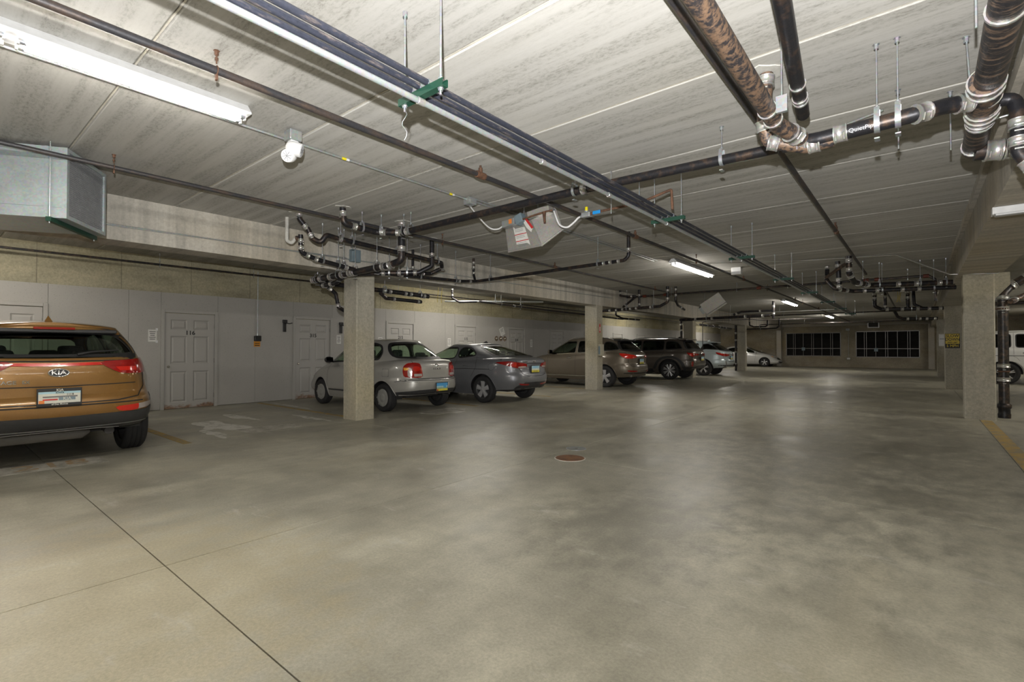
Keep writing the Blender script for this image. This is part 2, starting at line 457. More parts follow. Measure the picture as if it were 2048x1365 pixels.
# storage doors
NUM = {1: '116', 2: '315', 3: '215', 4: '115', 5: '214'}
def panel_relief(m, y0, y1, z0, z1, x):
    """one raised door panel: sunk moulding round a raised field"""
    o = [(y0, z0), (y1, z0), (y1, z1), (y0, z1)]; d = .022
    i1 = [(y0 + d, z0 + d), (y1 - d, z0 + d), (y1 - d, z1 - d), (y0 + d, z1 - d)]
    d2 = .055
    i2 = [(y0 + d2, z0 + d2), (y1 - d2, z0 + d2), (y1 - d2, z1 - d2), (y0 + d2, z1 - d2)]
    v = [(x, *q) for q in o] + [(x - .02, *q) for q in i1] + [(x - .001, *q) for q in i2]
    f = []
    for k in range(4):
        n = (k + 1) % 4; f += [(k, n, 4 + n, 4 + k), (4 + k, 4 + n, 8 + n, 8 + k)]
    m.add(v, f + [(8, 9, 10, 11)])
for i, y in enumerate(DOORS):
    xs_ = XW + .024
    fr = MB()
    for a, c in ((y - .065, y), (y + DW, y + DW + .065)): fr.bevbox(XW, XW + .055, a, c, 0, DH + .065, .006)
    fr.bevbox(XW, XW + .055, y, y + DW, DH, DH + .065, .006)
    do = struct(fr.build('door_%d' % (i + 1), 'wall_board'))
    lf = MB(); xa = xs_ + .004
    # leaf as a frame of stiles and rails with six sunk panels
    yc = [.0, .11, .415, .535, .84, .95]; zc = [.0, .14, .80, .96, 1.55, 1.69, 1.90, 2.03]
    for a in range(5):
        for k in range(7):
            Y_0, Y_1, Z_0, Z_1 = y + yc[a] + (.006 if a == 0 else 0), y + yc[a + 1] - (.006 if a == 4 else 0), zc[k] + (.012 if k == 0 else 0), zc[k + 1]
            if a in (1, 3) and k in (1, 3, 5): panel_relief(lf, Y_0, Y_1, Z_0, Z_1, xa)
            else: lf.add([(xa, Y_0, Z_0), (xa, Y_1, Z_0), (xa, Y_1, Z_1), (xa, Y_0, Z_1)], [(0, 1, 2, 3)])
    lf.box(XW - .01, xa - .022, y + .006, y + DW - .006, .012, 2.03)
    leaf = lf.build('door_leaf', 'door_paint', do)
    MB().lathe([(0, .045), (.018, .04), (.024, .025), (.012, .012), (.026, .004), (.026, 0)], (xa, y + .075, .90), 'x', 14).build('knob', 'knob_metal', do)
    for hz in (.25, 1.02, 1.78):
        MB().cyl((xa + .004, y + DW - .004, hz - .05), (xa + .004, y + DW - .004, hz + .05), .008, 8).build('hinge', 'hinge_metal', do)
    if i in NUM:
        lettering(NUM[i], .125, basis((xa + .001, y + .475, 1.62), (0, 1, 0), (0, 0, 1)), 'number_dark', do, 'door_number', bold=.003)

# floor paint: thin coats with their own edges
def paint(name, x0, x1, y0, y1, mat, z=.002, parent=floor):
    return MB().box(x0, x1, y0, y1, .0002, z).build(name, mat, parent)
for k in range(-1, 13):
    y = 5.2 + 2.83 * (k - 1)
    if 30 > y > -3: paint('bay_line', -12.0 if k != 1 else -12.0, -7.62 if k not in (1, 4, 7) else BL0 - .02, y - .055, y + .055, 'yellow_paint')
paint('edge_line', .84, .99, 3.0, 12.2, 'yellow_paint')
for (x, y) in ((-7.35, .98), (-8.1, 3.7), (-7.5, 6.9), (-7.6, 12.3), (-7.5, 17.9)):
    paint('bay_number_panel', x - .24, x + .24, y - .45, y + .45, 'white_floor_paint')
lettering('218', .42, basis((-7.35, .98, .0035), (0, 1, 0), (-1, 0, 0)), 'orange_floor_paint', floor, 'bay_number', depth=.001, bold=.004)
# worn pale patches beside the empty bay and salt under the coupe
def blob(cx, cy, rx, ry, seed, mat='floor_patch', z=.0016):
    rg = random.Random(seed); n = 46; pts = []
    ph = [rg.uniform(0, 6.28) for _ in range(6)]
    for k in range(n):
        a = 2 * math.pi * k / n
        r = 1 + sum(.20 / (j + 1) ** .5 * math.sin((j + 2) * a + ph[j]) for j in range(6))
        pts.append((cx + rx * r * math.cos(a), cy + ry * r * math.sin(a)))
    MB().prism(pts, 'z', .0002, z).build('worn_patch', mat, floor)
blob(-9.0, 3.25, .62, .28, 1); blob(-9.9, 3.9, .55, .12, 2); blob(-8.2, 2.9, .40, .10, 3)
blob(-7.5, 7.0, .25, .55, 4); blob(-10.9, 5.4, .9, .05, 5); blob(-8.7, 4.7, .5, .08, 8)
# ================================================================== pipes and services
def rounded(pts, rad, seg=5):
    pts = [Vector(p) for p in pts]; out = [pts[0]]
    for i in range(1, len(pts) - 1):
        a, p, c = pts[i - 1], pts[i], pts[i + 1]
        d1 = (a - p); d2 = (c - p); ang = d1.angle(d2)
        if abs(math.pi - ang) < .03: out.append(p); continue
        k = min(rad / math.tan(ang / 2), d1.length * .49, d2.length * .49)
        s_, e = p + d1.normalized() * k, p + d2.normalized() * k
        for j in range(seg + 1):
            t = j / seg; out.append(s_ * (1 - t) ** 2 + p * 2 * t * (1 - t) + e * t * t)
    return out + [pts[-1]]
def coupling(p, d, r, parent, L=None, mat='clamp_steel', bolts=True):
    d = Vector(d).normalized(); L = L or max(.055, r * 1.5); p = Vector(p); a = p - d * L / 2
    m = MB(); R1 = r * 1.14 + .002
    pr = [0, .12, .14, .86, .88, 1]; rr = [R1 * 1.06, R1 * 1.06, R1, R1, R1 * 1.06, R1 * 1.06]
    m.tube([a + d * (L * t) for t in pr], rr, 14)
    if bolts:
        u = d.cross(Vector((0, 0, 1))); u = u.normalized() if u.length > .1 else Vector((0, -1, 0))
        u = (u + Vector((0, 0, -.7))).normalized()
        for t in (.2, .8):
            c = p + d * L * (t - .5) + u * (R1 + .006); e = d.cross(u).normalized()
            m.cyl(c - e * .022, c + e * .022, .0065, 6)
    return m.build('coupling', mat, parent)
def hanger(p, r, d, parent, ztop=None, style='clevis', mat='zinc_rod', kind='hanger'):
    p = Vector(p); ztop = ztop or ZC; d = Vector(d); d.z = 0; d.normalize(); s_ = Vector((-d.y, d.x, 0))
    h = MB()
    if style == 'clevis':
        w = r + .006; pts = []
        for k in range(13):
            a = math.pi * k / 12; pts.append(p + s_ * (w * math.cos(a)) - Vector((0, 0, w * math.sin(a))))
        pts = [p + s_ * w * .6 + Vector((0, 0, r + .05))] + [p + s_ * w + Vector((0, 0, r * .7))] + pts + [p - s_ * w + Vector((0, 0, r * .7)), p - s_ * w * .6 + Vector((0, 0, r + .05))]
        v = []; f = []
        for q in pts: v += [q + d * .014, q - d * .014]
        for k in range(len(pts) - 1): f.append((2 * k, 2 * k + 1, 2 * k + 3, 2 * k + 2))
        h.add(v, f, True)
        h.add([q + (q - p).normalized() * .003 for q in (Vector(x) for x in v)], [tuple(reversed(x)) for x in f], True)
        h.box(-w * .62, w * .62, -.014, .014, r + .046, r + .054, basis(p, s_, d))
        base_z = r + .03
    else:
        h.tube([p + (s_ * math.cos(a) + Vector((0, 0, 1)) * math.sin(a)) * (r + .003) for a in [2 * math.pi * k / 16 for k in range(17)]], .004, 6)
        h.box(-.012, .012, -.006, .006, r, r + .035, basis(p, s_, d)); base_z = r + .02
    ho = h.build(kind, mat, parent)
    rod = MB().cyl(p + Vector((0, 0, base_z)), (p.x, p.y, ztop + .01), .0048, 8)
    rod.lathe([(0, -.03), (.013, -.03), (.013, -.004), (.02, -.002), (.02, .01)], (p.x, p.y, ztop), 'z', 6, False)
    rod.lathe([(0, -.008), (.011, -.008), (.011, .008), (0, .008)], (p.x, p.y, p.z + base_z + .03), 'z', 6, False)
    rod.build('rod', mat, ho)
    return ho
def run(name, label, cat, pts, r, mat, bend=2.2, coup=(), hang=(), group=None, hs='clevis', n=14, cm='clamp_steel', hm='zinc_rod', L=None, bands=()):
    """a pipe run as one thing: pipe, couplings, hangers. coup / hang: (segment, fraction) pairs"""
    pts = [Vector(p) for p in pts]
    t = thing(name, label, cat, pts[0], 0, group)
    q = [p - pts[0] for p in pts]
    MB().tube(rounded(q, r * bend), r, n).build('pipe', mat, t)
    for (i, f) in coup:
        p = q[i].lerp(q[i + 1], f); coupling(p, q[i + 1] - q[i], r, t, L, cm)
    for (i, f) in bands:
        p = q[i].lerp(q[i + 1], f); d = (q[i + 1] - q[i]).normalized()
        MB().tube([p - d * .008, p + d * .008], r * 1.10 + .002, 16).build('band', cm, t)
    for (i, f) in hang:
        p = q[i].lerp(q[i + 1], f); hanger(p, r, q[i + 1] - q[i], t, ZC - pts[0].z, hs, hm)
    return t

# --- sprinkler mains along the garage
def sprinkler(label, x, z, y0, y1, r, drops, fits):
    t = run('sprinkler_pipe', label, 'pipe', [(x, y0, z), (x, y1, z)], r, 'sprinkler_steel', hang=[(0, (y - y0) / (y1 - y0)) for y in drops], hs='ring', hm='rusty_steel', group='sprinkler lines under the ceiling')
    for k, y in enumerate(fits):
        m = MB().cyl((0, y - y0 - .06, 0), (0, y - y0 + .06, 0), r * 1.35, 12)
        m.cyl((0, y - y0, 0), (0, y - y0, .075), r * .8, 10).build('tee_fitting', 'rusty_steel', t)
        MB().lathe([(0, .10), (.012, .10), (.012, .085), (.004, .08), (.004, .045), (.018, .042), (.018, .05)], (0, y - y0, 0), 'z', 10).build('sprinkler_head', 'rusty_steel', t)
    return t
sprinkler('dark sprinkler pipe running between the long lamp and the pipe bundle', -3.47, 3.07, -5.5, 40.4, .026, [-1.5, 1.22, 10.1, 16.2, 22, 28], [3.70, 7.3, 13.6, 20.5, 26])
sprinkler('brown sprinkler pipe passing in front of the sheet metal duct', -6.12, 3.07, -5.5, 15.0, .022, [1.24, 5.6], [8.9, 14.2])
sprinkler('thin black sprinkler pipe dropping away beyond the rusty drain pipes', -.96, 3.08, -5.5, 14.6, .024, [2.0, 8.9], [4.35, 9.0])
run('sprinkler_pipe', 'dark pipe along the yellowish wall top behind the left beam', 'pipe', [(-11.8, -5.5, 2.98), (-11.8, 40, 2.98)], .02, 'black_steel', hang=[(0, .19), (0, .23), (0, .32), (0, .45)], hs='ring', group='sprinkler lines under the ceiling')
t = run('cross_main', 'black cross main with red fittings spanning under the far ceiling', 'pipe', [(-7.55, 15.2, 3.0), (.2, 15.2, 3.0), (.32, 15.2, 2.9), (.32, 15.2, 2.4)], .03, 'black_steel', hang=[(0, .2), (0, .45), (0, .62), (0, .95)], hs='ring')
for x in (-6.9, -6.2, -3.47, -1.0, -.78, .15):
    MB().cyl((x + 7.55 - .055, 0, 0), (x + 7.55 + .055, 0, 0), .044, 12).build('grooved_fitting', 'red_fitting', t)
run('cross_main', 'black cross main under the ceiling far down the aisle', 'pipe', [(-7.6, 27.5, 2.95), (.5, 27.5, 2.95)], .03, 'black_steel', hang=[(0, .3), (0, .7)], hs='ring')
run('cross_main', 'galvanised cross pipe hung under the ceiling beyond the second heater', 'pipe', [(-7.6, 24.4, 2.92), (-2.4, 24.4, 2.92)], .012, 'galvanised', hang=[(0, .55), (0, .9)], hs='ring')
run('cross_main', 'lower black cross pipe in front of the far lintel', 'pipe', [(-7.8, 34.0, 2.8), (.6, 34.0, 2.8)], .03, 'black_steel', hang=[(0, .3), (0, .7)], hs='ring')

# --- bundle of heating pipes on trapeze struts
TRAP = [-1.4, 1.76, 5.2, 8.1, 11.13, 14.2, 17.4, 20.6, 23.8]
bx = [(-2.165, 'dark heating pipe, left one of the three lying on the green struts'), (-2.105, 'dark heating pipe, middle one of the three lying on the green struts'), (-2.045, 'dark heating pipe, right one of the three lying on the green struts')]
bx = [(-2.172, bx[0][1]), (-2.105, bx[1][1]), (-2.038, bx[2][1])]
for x, lb in bx:
    t = run('heating_pipe', lb, 'pipe', [(x, -5.5, 2.722), (x, 25.5, 2.719)], .0175, 'bundle_steel', group='pipe bundle on the trapeze struts')
    for y in TRAP:
        MB().tube([(0, y + 5.5 - .012, 0), (0, y + 5.5 + .012, 0)], .021, 12).build('clamp', 'zinc_rod', t)
t = run('conduit_pipe', 'bright galvanised conduit tied under the green struts', 'conduit', [(-2.10, -5.5, 2.640), (-2.10, 25.5, 2.640)], .0165, 'galvanised')
for k, y in enumerate(TRAP + [3.9, 2.9]):
    MB().tube([(0, y + 5.5 - .02, 0), (0, y + 5.5 + .02, 0)], .0205, 12).build('tie' if k < len(TRAP) else 'connector', 'clamp_steel', t)
for k, y in enumerate(TRAP):
    where = ['behind the camera', 'nearest the camera', 'above the ceiling heater pipe, second along the bundle', 'third along the bundle', 'fourth along the bundle', 'fifth along the bundle', 'sixth along the bundle', 'seventh along the bundle', 'farthest along the bundle'][k]
    t = thing('strut_trapeze', 'green strut trapeze carrying the pipe bundle, ' + where, 'pipe hanger', (-2.09, y, 2.68), 0, 'green strut trapezes')
    ch = MB(); hw, L = .0205, .185
    poly = [(-hw, .02), (-hw, -.02), (hw, -.02), (hw, .02), (hw - .009, .02), (hw - .009, .016), (hw - .003, .016), (hw - .003, -.017), (-hw + .003, -.017), (-hw + .003, .016), (-hw + .009, .016), (-hw + .009, .02)]
    ch.prism(poly, 'x', -L, L).build('strut', 'strut_green', t)
    for s_ in (-.15, .15):
        rd = MB().cyl((s_, 0, -.055), (s_, 0, ZC - 2.68 + .01), .0062, 8)
        rd.lathe([(0, -.034), (.013, -.034), (.013, -.021), (.019, -.0205), (.019, -.017)], (s_, 0, 0), 'z', 6, False)
        rd.lathe([(.019, .021), (.019, .024), (.013, .025), (.013, .038), (0, .038)], (s_, 0, 0), 'z', 6, False)
        rd.lathe([(0, ZC - 2.68 - .03), (.014, ZC - 2.68 - .03), (.014, ZC - 2.68)], (s_, 0, 0), 'z', 8, False)
        rd.build('rod', 'zinc_rod', t)
    if k == 1:
        pts = [(-.15 + .012 * math.sin(j * 1.3), .01 * math.cos(j * .9), -.05 - j * .02) for j in range(9)]
        MB().tube(pts, .0022, 5).build('loose_wire', 'zinc_rod', t)

# --- thin electrical conduits along the ceiling
run('ceiling_conduit', 'thin grey conduit along the ceiling past the emergency light', 'conduit', [(-4.42, -5.5, 3.183), (-4.42, 10.2, 3.183)], .0115, 'conduit', hang=(), bands=[(0, (y + 5.5) / 15.7) for y in (-1, 1.3, 2.9, 4.0, 6.5)], n=8)
run('ceiling_conduit', 'second thin conduit running from the junction box to the far lamp', 'conduit', [(-4.34, 4.4, 3.185), (-4.34, 10.2, 3.185)], .009, 'conduit', n=8)
run('ceiling_conduit', 'bright thin conduit bending down to the corbelled column at right', 'conduit', [(-3.9, 11.0, 3.18), (-1.95, 12.15, 3.18), (-.34, 12.62, 3.18), (.46, 12.22, 2.66), (1.1, 12.22, 2.62), (1.35, 12.3, 2.9)], .011, 'clamp_steel', n=8)
run('ceiling_conduit', 'thin conduit crossing the ceiling to the valve junction box', 'conduit', [(-3.1, 5.1, 3.185), (-1.2, 5.35, 3.185), (-.2, 4.9, 3.185)], .009, 'conduit', n=8)
run('beam_conduit', 'thin grey conduit running along the face of the left beam', 'conduit', [(BL1 + .012, 1.0, 2.82), (BL1 + .012, 14.5, 2.93)], .0095, 'conduit', n=8, bands=[(0, .05), (0, .12), (0, .2), (0, .35)])
run('beam_conduit', 'lower twin of the thin conduit on the left beam face', 'conduit', [(BL1 + .012, 1.0, 2.80), (BL1 + .012, 4.8, 2.87)], .006, 'conduit', n=8)
t = thing('junction_box', 'small grey junction box on the ceiling beside the thin conduit', 'junction box', (-4.40, 4.50, 3.15))
MB().bevbox(-.06, .06, -.06, .06, -.03, .05, .006).build('box', 'conduit', t); MB().box(-.055, .055, -.055, .055, -.034, -.03).build('cover', 'galvanised', t)
t = thing('junction_box', 'flat grey junction box on the ceiling above the yellow gas valve', 'junction box', (-3.12, 5.08, 3.15))
MB().bevbox(-.075, .075, -.05, .05, -.03, .05, .006).build('box', 'galvanised', t); MB().box(-.07, .07, -.045, .045, -.034, -.03).build('cover', 'conduit', t)
t = thing('junction_box', 'blue grey electrical box on the left beam above the near column', 'junction box', (BL1, 4.95, 2.93))
MB().bevbox(0, .09, -.09, .09, -.12, .10, .008).build('box', 'box_blue_grey', t); MB().box(.09, .096, -.08, .08, -.11, .09).build('cover', 'box_blue_grey', t)
MB().cyl((.04, -.05, .10), (.04, -.05, .27), .011, 8).build('conduit_stub', 'conduit', t)
for (y, c) in ((2.72, 'near the emergency light'), (4.18, 'near the junction box')):
    t = thing('conduit_marker', 'small yellow marker band on the ceiling conduit ' + c, 'marker', (-4.42, y, 3.183))
    MB().tube([(0, -.025, 0), (0, .02, 0)], .0135, 10).build('band', 'valve_yellow', t); MB().tube([(0, .022, 0), (0, .055, 0)], .0138, 10).build('sleeve', 'white_plastic', t)

# --- left drain cluster
CI = 'cast_iron'
G1 = 'cast iron drains above the near column'
run('drain_pipe', 'long black drain crossing under the pipe bundle from the left riser', 'pipe', [(-6.01, 3.68, 3.22), (-6.01, 3.70, 2.98), (-5.98, 4.20, 2.95), (-5.70, 4.42, 2.94), (-2.60, 4.42, 2.94), (-.86, 4.42, 2.90)], .042, CI, 1.9,
    [(0, .45), (1, .30), (2, .3), (2, .9), (3, .05), (3, .98)], [(1, .55), (2, .2), (3, .02), (3, .07), (3, .94), (4, .75)], G1, L=.07)
run('drain_pipe', 'thick drain dropping from the ceiling and passing in front of the near column', 'pipe', [(-6.02, 4.68, 3.22), (-6.02, 4.68, 2.62), (-6.25, 4.63, 2.56), (-8.55, 4.63, 2.53)], .052, CI, 1.6,
    [(0, .1), (0, .72), (1, .9), (2, .06), (2, .42), (2, .46), (2, .56), (2, .72), (2, .86), (2, .97)], [(2, .14), (2, .40), (2, .62), (2, .92)], G1)
run('drain_pipe', 'dark drain with a trap bend running along above the near column', 'pipe', [(-6.74, 3.45, 3.22), (-6.74, 3.45, 3.12), (-6.70, 3.56, 2.98), (-6.68, 3.62, 2.86), (-6.60, 3.70, 2.80), (-6.56, 3.76, 2.92), (-6.60, 3.95, 2.91), (-6.80, 6.2, 2.87), (-6.92, 6.32, 2.80), (-7.10, 6.2, 2.70), (-7.2, 5.6, 2.62)], .036, CI, 1.7,
    [(0, .5), (1, .7), (2, .6), (6, .02), (7, .97), (9, .3)], [(6, .12), (6, .03), (6, .52), (6, .95)], G1)
run('drain_pipe', 'short drain elbowing down from the trap towards the near column', 'pipe', [(-6.95, 3.58, 2.95), (-6.98, 3.60, 2.70), (-7.0, 3.85, 2.63), (-7.14, 4.60, 2.58)], .034, CI, 2.4,
    [(0, .35), (0, .75), (1, .4), (1, .95), (2, .75)], [(2, .15), (2, .55), (2, .7)], G1)
run('drain_trap', 'grey painted trap hanging from the ceiling at the left of the drains', 'pipe', [(-7.10, 3.45, 3.22), (-7.10, 3.45, 2.86), (-7.06, 3.50, 2.82), (-7.02, 3.54, 2.90), (-6.96, 3.57, 2.90)], .026, 'patch_mortar', 1.6, [(3, .6)], (), G1, cm='cast_iron_rusty')
run('drain_pipe', 'black drain falling from the ceiling behind the thin brown sprinkler line', 'pipe', [(-6.52, 5.72, 3.22), (-6.52, 5.72, 2.72), (-6.66, 5.55, 2.60), (-7.1, 5.05, 2.57), (-7.55, 4.72, 2.55)], .040, CI, 1.5, [(0, .62), (2, .1), (2, .5), (2, .9)], [(2, .3), (2, .75)], G1)
run('drain_pipe', 'slim black drain under the beam running to the elbow beyond the near column', 'pipe', [(-7.3, 4.85, 2.60), (-7.12, 5.4, 2.59), (-6.98, 6.9, 2.62), (-7.05, 7.42, 2.68), (-6.8, 7.45, 2.69), (-3.74, 7.45, 2.74), (-3.66, 7.45, 2.80), (-3.66, 7.45, 3.22)], .030, CI, 2.6,
    [(0, .6), (1, .08), (1, .95), (2, .5), (4, .88), (4, .92), (4, .97), (6, .25)], [(1, .05), (1, .35), (1, .9), (4, .03), (4, .84)], G1)
run('drain_pipe', 'small black riser joining the slim drain beyond the near column', 'pipe', [(-7.28, 7.55, 3.22), (-7.28, 7.55, 2.86), (-7.16, 7.48, 2.70)], .026, CI, 2, [(0, .35), (0, .6), (0, .95)], (), G1)
run('drain_pipe', 'small black stub drain between the two larger risers by the left beam', 'pipe', [(-7.55, 6.14, 3.22), (-7.55, 6.14, 2.70)], .026, CI, 2, [(0, .3), (0, .72)], (), G1)
run('drain_pipe', 'dark drain passing behind the near column below the beam', 'pipe', [(-8.45, 4.63, 2.52), (-8.50, 5.0, 2.50), (-8.55, 7.4, 2.46)], .045, CI, 2, [(1, .48), (1, .55), (1, .72), (1, .78), (1, .94)], [(1, .5), (1, .9)], G1)
run('drain_pipe', 'second dark drain below the beam behind the near column', 'pipe', [(-8.38, 6.0, 2.40), (-8.62, 6.3, 2.34), (-8.68, 7.3, 2.34)], .038, CI, 2, [(1, .2), (1, .9)], (), G1)
run('drain_riser', 'vertical black drain behind the left edge of the near column', 'pipe', [(-8.30, 4.70, 2.48), (-8.34, 4.98, 2.30), (-8.36, 5.05, 2.05), (-8.42, 5.45, 1.9), (-8.42, 5.45, 0)], .036, CI, 1.6, [(0, .5), (1, .8), (2, .5)], (), G1)
run('drain_pipe', 'black drain stub with a tee under the long drain near the column', 'pipe', [(-7.62, 4.74, 2.56), (-7.9, 4.72, 2.44), (-8.35, 4.70, 2.42)], .040, CI, 2, [(1, .3), (1, .8)], (), G1)
for (x, y, s_) in ((-6.01, 3.68, .11), (-6.02, 4.68, .13), (-6.74, 3.45, .12), (-.79, 3.75, .13), (-6.52, 5.72, .10)):
    rg = random.Random(int(-x * 100)); pts = [(x + s_ * rg.uniform(.7, 1.25) * math.cos(k * .4488), y + s_ * rg.uniform(.7, 1.25) * math.sin(k * .4488)) for k in range(14)]
    MB().prism(pts, 'z', ZC - .008, ZC + .02).build('mortar_patch', 'patch_mortar', ceiling)

# --- right drain cluster
CR = 'cast_iron_rusty'
G2 = 'cast iron drains at the upper right'
t = run('drain_pipe', 'black drain lettered along its side, joining the big pipe at upper right', 'pipe', [(-.72, 3.86, 2.70), (-.50, 3.84, 2.685), (.02, 3.84, 2.70), (.13, 3.93, 2.74), (.30, 4.02, 2.76)], .047, CI, 1.6,
    [(0, .55), (1, .23), (2, .05), (3, .55)], [(1, .60), (1, .80)], G2, L=.075)
lettering('QuietPipe', .036, basis((.46, -.070, -.026), (1, 0, .02), (0, -.34, .94)), 'grille_steel', t, 'pipe_lettering', depth=.0008, bold=-.0006)
run('drain_pipe', 'rust streaked drain coming diagonally from the top edge into the wye', 'pipe', [(-.72, .2, 2.80), (-.70, 3.55, 2.74), (-.60, 3.80, 2.70)], .050, CR, 1.4, [(1, .7)], (), G2, bands=[(0, .93), (0, .975)])
run('drain_riser', 'short riser with clamp bands dropping from a patched hole into the wye', 'pipe', [(-.80, 3.76, 3.22), (-.82, 3.76, 2.86), (-.80, 3.80, 2.73), (-.58, 3.86, 2.66), (-.42, 3.86, 2.665)], .045, CR, 1.3, [(0, .22), (1, .15), (2, .15), (3, .3)], (), G2, L=.07)
run('drain_pipe', 'black capped drain close under the ceiling at the top edge', 'pipe', [(-.30, .6, 2.97), (-.62, 4.02, 2.95)], .042, CI, 1.5, (), [(0, .25)], G2, bands=[(0, .86), (0, .915), (0, .93)])
run('drain_main', 'very thick cast iron drain main at the upper right corner', 'pipe', [(.30, .2, 2.86), (.33, 5.02, 2.77)], .068, 'cast_iron_streaked', 1.5, (), (), G2, n=22, bands=[(0, .60), (0, .80), (0, .83), (0, .875), (0, .885), (0, .985)])
t = run('drain_branch', 'short branch with a clamp at the far end of the thick drain main', 'pipe', [(.33, 4.92, 2.72), (.55, 4.95, 2.70), (.95, 4.98, 2.68)], .062, CI, 1.5, [(0, .45), (0, .9)], (), G2)
run('drain_tee', 'ribbed tee on the thick drain main with double clamps', 'pipe', [(.31, 3.82, 2.793), (.325, 4.34, 2.783)], .078, CR, 1.5, (), (), G2, n=22, bands=[(0, .04), (0, .2), (0, .8), (0, .95)])
run('drain_pipe', 'slim drain elbow dropping beside the thick drain main', 'pipe', [(.30, 4.2, 2.80), (.46, 4.22, 2.80), (.475, 4.2, 2.70), (.475, 4.2, 2.46), (.54, 4.2, 2.34), (.95, 4.22, 2.22)], .038, CI, 1.4, [(2, .3), (2, .75), (3, .7), (4, .2)], (), G2, L=.06)
for k, (x, y, dx, lb) in enumerate(((-.62, 3.3, 0, 'galvanised rod holding the rust streaked drain'), (.20, 4.9, 0, 'pair of thin rods left of the thick drain main'), (.22, 3.1, 0, 'long galvanised rod beside the thick drain main'), (.245, 4.1, .02, 'galvanised rod down to the ribbed tee'), (-.10, 4.62, .0, 'thin rod behind the lettered drain'))):
    t = thing('hanger_rod', lb, 'hanger rod', (x, y, ZC))
    MB().cyl((0, 0, 0), (dx, 0, -.44), .0055, 8).build('rod', 'zinc_rod', t)
    MB().lathe([(0, -.035), (.013, -.035), (.013, -.006), (.02, -.004), (.02, 0)], (0, 0, 0), 'z', 6, False).build('anchor', 'zinc_rod', t)
    if k == 0: MB().box(-.03, .03, -.012, .012, -.50, -.40).build('strap', 'zinc_rod', t)
run('rod_arm', 'short galvanised arm fixed to the right beam face', 'rod', [(.30, 4.75, 2.86), (.56, 4.72, 2.88)], .008, 'galvanised', n=8)

# iron riser beside the corbelled column
t = run('drain_riser', 'rusted iron riser standing on the floor beside the corbelled column', 'pipe', [(1.72, 13.1, 2.75), (1.58, 12.95, 2.62), (1.30, 12.95, 2.42), (1.21, 12.84, 2.30), (1.21, 12.84, 0)], .075, 'black_steel', 1.4, [(1, .15), (1, .75), (3, .03), (3, .12), (3, .58), (3, .69)], (), None, n=18, L=.07)
MB().lathe([(.088, -2.75), (.092, -2.68), (.084, -2.66), (.084, -2.58), (.10, -2.56), (.10, -2.50), (.076, -2.48)], (1.21 - 1.72, 12.84 - 13.1, 0), 'z', 18).build('hub_fitting', 'cast_iron', t)
for z in (2.02, .86): MB().lathe([(.078, -.012), (.088, -.012), (.088, .012), (.078, .012)], (-.51, -.26, z - 2.75), 'z', 16).build('riser_clamp', 'rusty_steel', t)
MB().box(-.66, -.5, -.28, -.24, 2.01 - 2.75, 2.03 - 2.75).build('clamp_arm', 'rusty_steel', t)
run('drain_pipe', 'second small drain elbow behind the iron riser', 'pipe', [(1.85, 13.3, 2.85), (1.66, 13.1, 2.35), (1.40, 12.9, 2.20), (1.30, 12.72, 2.14)], .045, CR, 1.4, [(0, .3), (0, .75), (1, .3), (2, .4)])
run('drain_pipe', 'horizontal galvanised pipe behind the iron riser', 'pipe', [(1.2, 14.5, 2.32), (4.8, 14.6, 2.36)], .03, 'galvanised')
run('drain_pipe', 'horizontal dark pipe below the galvanised one behind the iron riser', 'pipe', [(1.2, 14.7, 2.24), (4.8, 14.8, 2.26)], .035, CI)
# --- drains further down the aisle
G3 = 'drains hung in front of the speed sign column'
run('drain_pipe', 'twin black drains, the upper one, reaching the corbelled column', 'pipe', [(-1.10, 12.3, 3.22), (-1.10, 12.35, 2.85), (-1.05, 12.75, 2.70), (-.80, 13.6, 2.70), (.60, 13.9, 2.68)], .055, CI, 1.5, [(0, .3), (0, .8), (1, .2), (2, .25), (2, .7), (3, .33), (3, .55), (3, .82)], [(2, .5), (3, .1), (3, .6), (3, .9)], G3)
run('drain_pipe', 'twin black drains, the lower one, with a row of clamps', 'pipe', [(-1.62, 13.5, 3.22), (-1.62, 13.4, 2.85), (-1.45, 13.3, 2.64), (-1.15, 13.7, 2.60), (.62, 14.0, 2.58)], .045, CI, 1.5, [(0, .2), (0, .8), (2, .2), (2, .6), (3, .12), (3, .25), (3, .5), (3, .66)], [(3, .3), (3, .8)], G3)
run('drain_riser', 'short vertical drain hanging beside the twin black drains', 'pipe', [(-1.36, 12.9, 3.22), (-1.33, 12.95, 2.62)], .05, CI, 1.5, [(0, .2), (0, .7), (0, .95)], (), G3)
run('drain_pipe', 'diagonal brace of pipe linking the drain risers near the ceiling', 'pipe', [(-1.62, 13.3, 2.92), (-1.15, 12.45, 3.08)], .035, CR, 1.5, (), (), G3)
run('drain_pipe', 'black drain dropping to a long horizontal under the speed sign bay', 'pipe', [(-1.12, 20.4, 3.22), (-1.12, 20.4, 2.70), (-.95, 20.5, 2.60), (.62, 20.6, 2.56)], .055, CI, 1.5, [(0, .25), (0, .5), (2, .1), (2, .35), (2, .6), (2, .78), (2, .95)], [(2, .5)], G3)
run('drain_pipe', 'second black drain dropping beside the first in the speed sign bay', 'pipe', [(-.84, 20.45, 3.22), (-.84, 20.45, 2.62)], .045, CI, 1.5, [(0, .35), (0, .9)], (), G3)
run('drain_riser', 'pair of dark risers above the speed sign column, left one', 'pipe', [(-.26, 20.5, 3.22), (-.26, 20.5, 2.60)], .05, CI, 1.5, [(0, .2), (0, .45)], (), G3)
run('drain_riser', 'pair of dark risers above the speed sign column, right one', 'pipe', [(-.12, 20.7, 3.22), (-.10, 20.7, 2.72), (.1, 20.7, 2.6)], .045, CI, 1.5, (), (), G3)
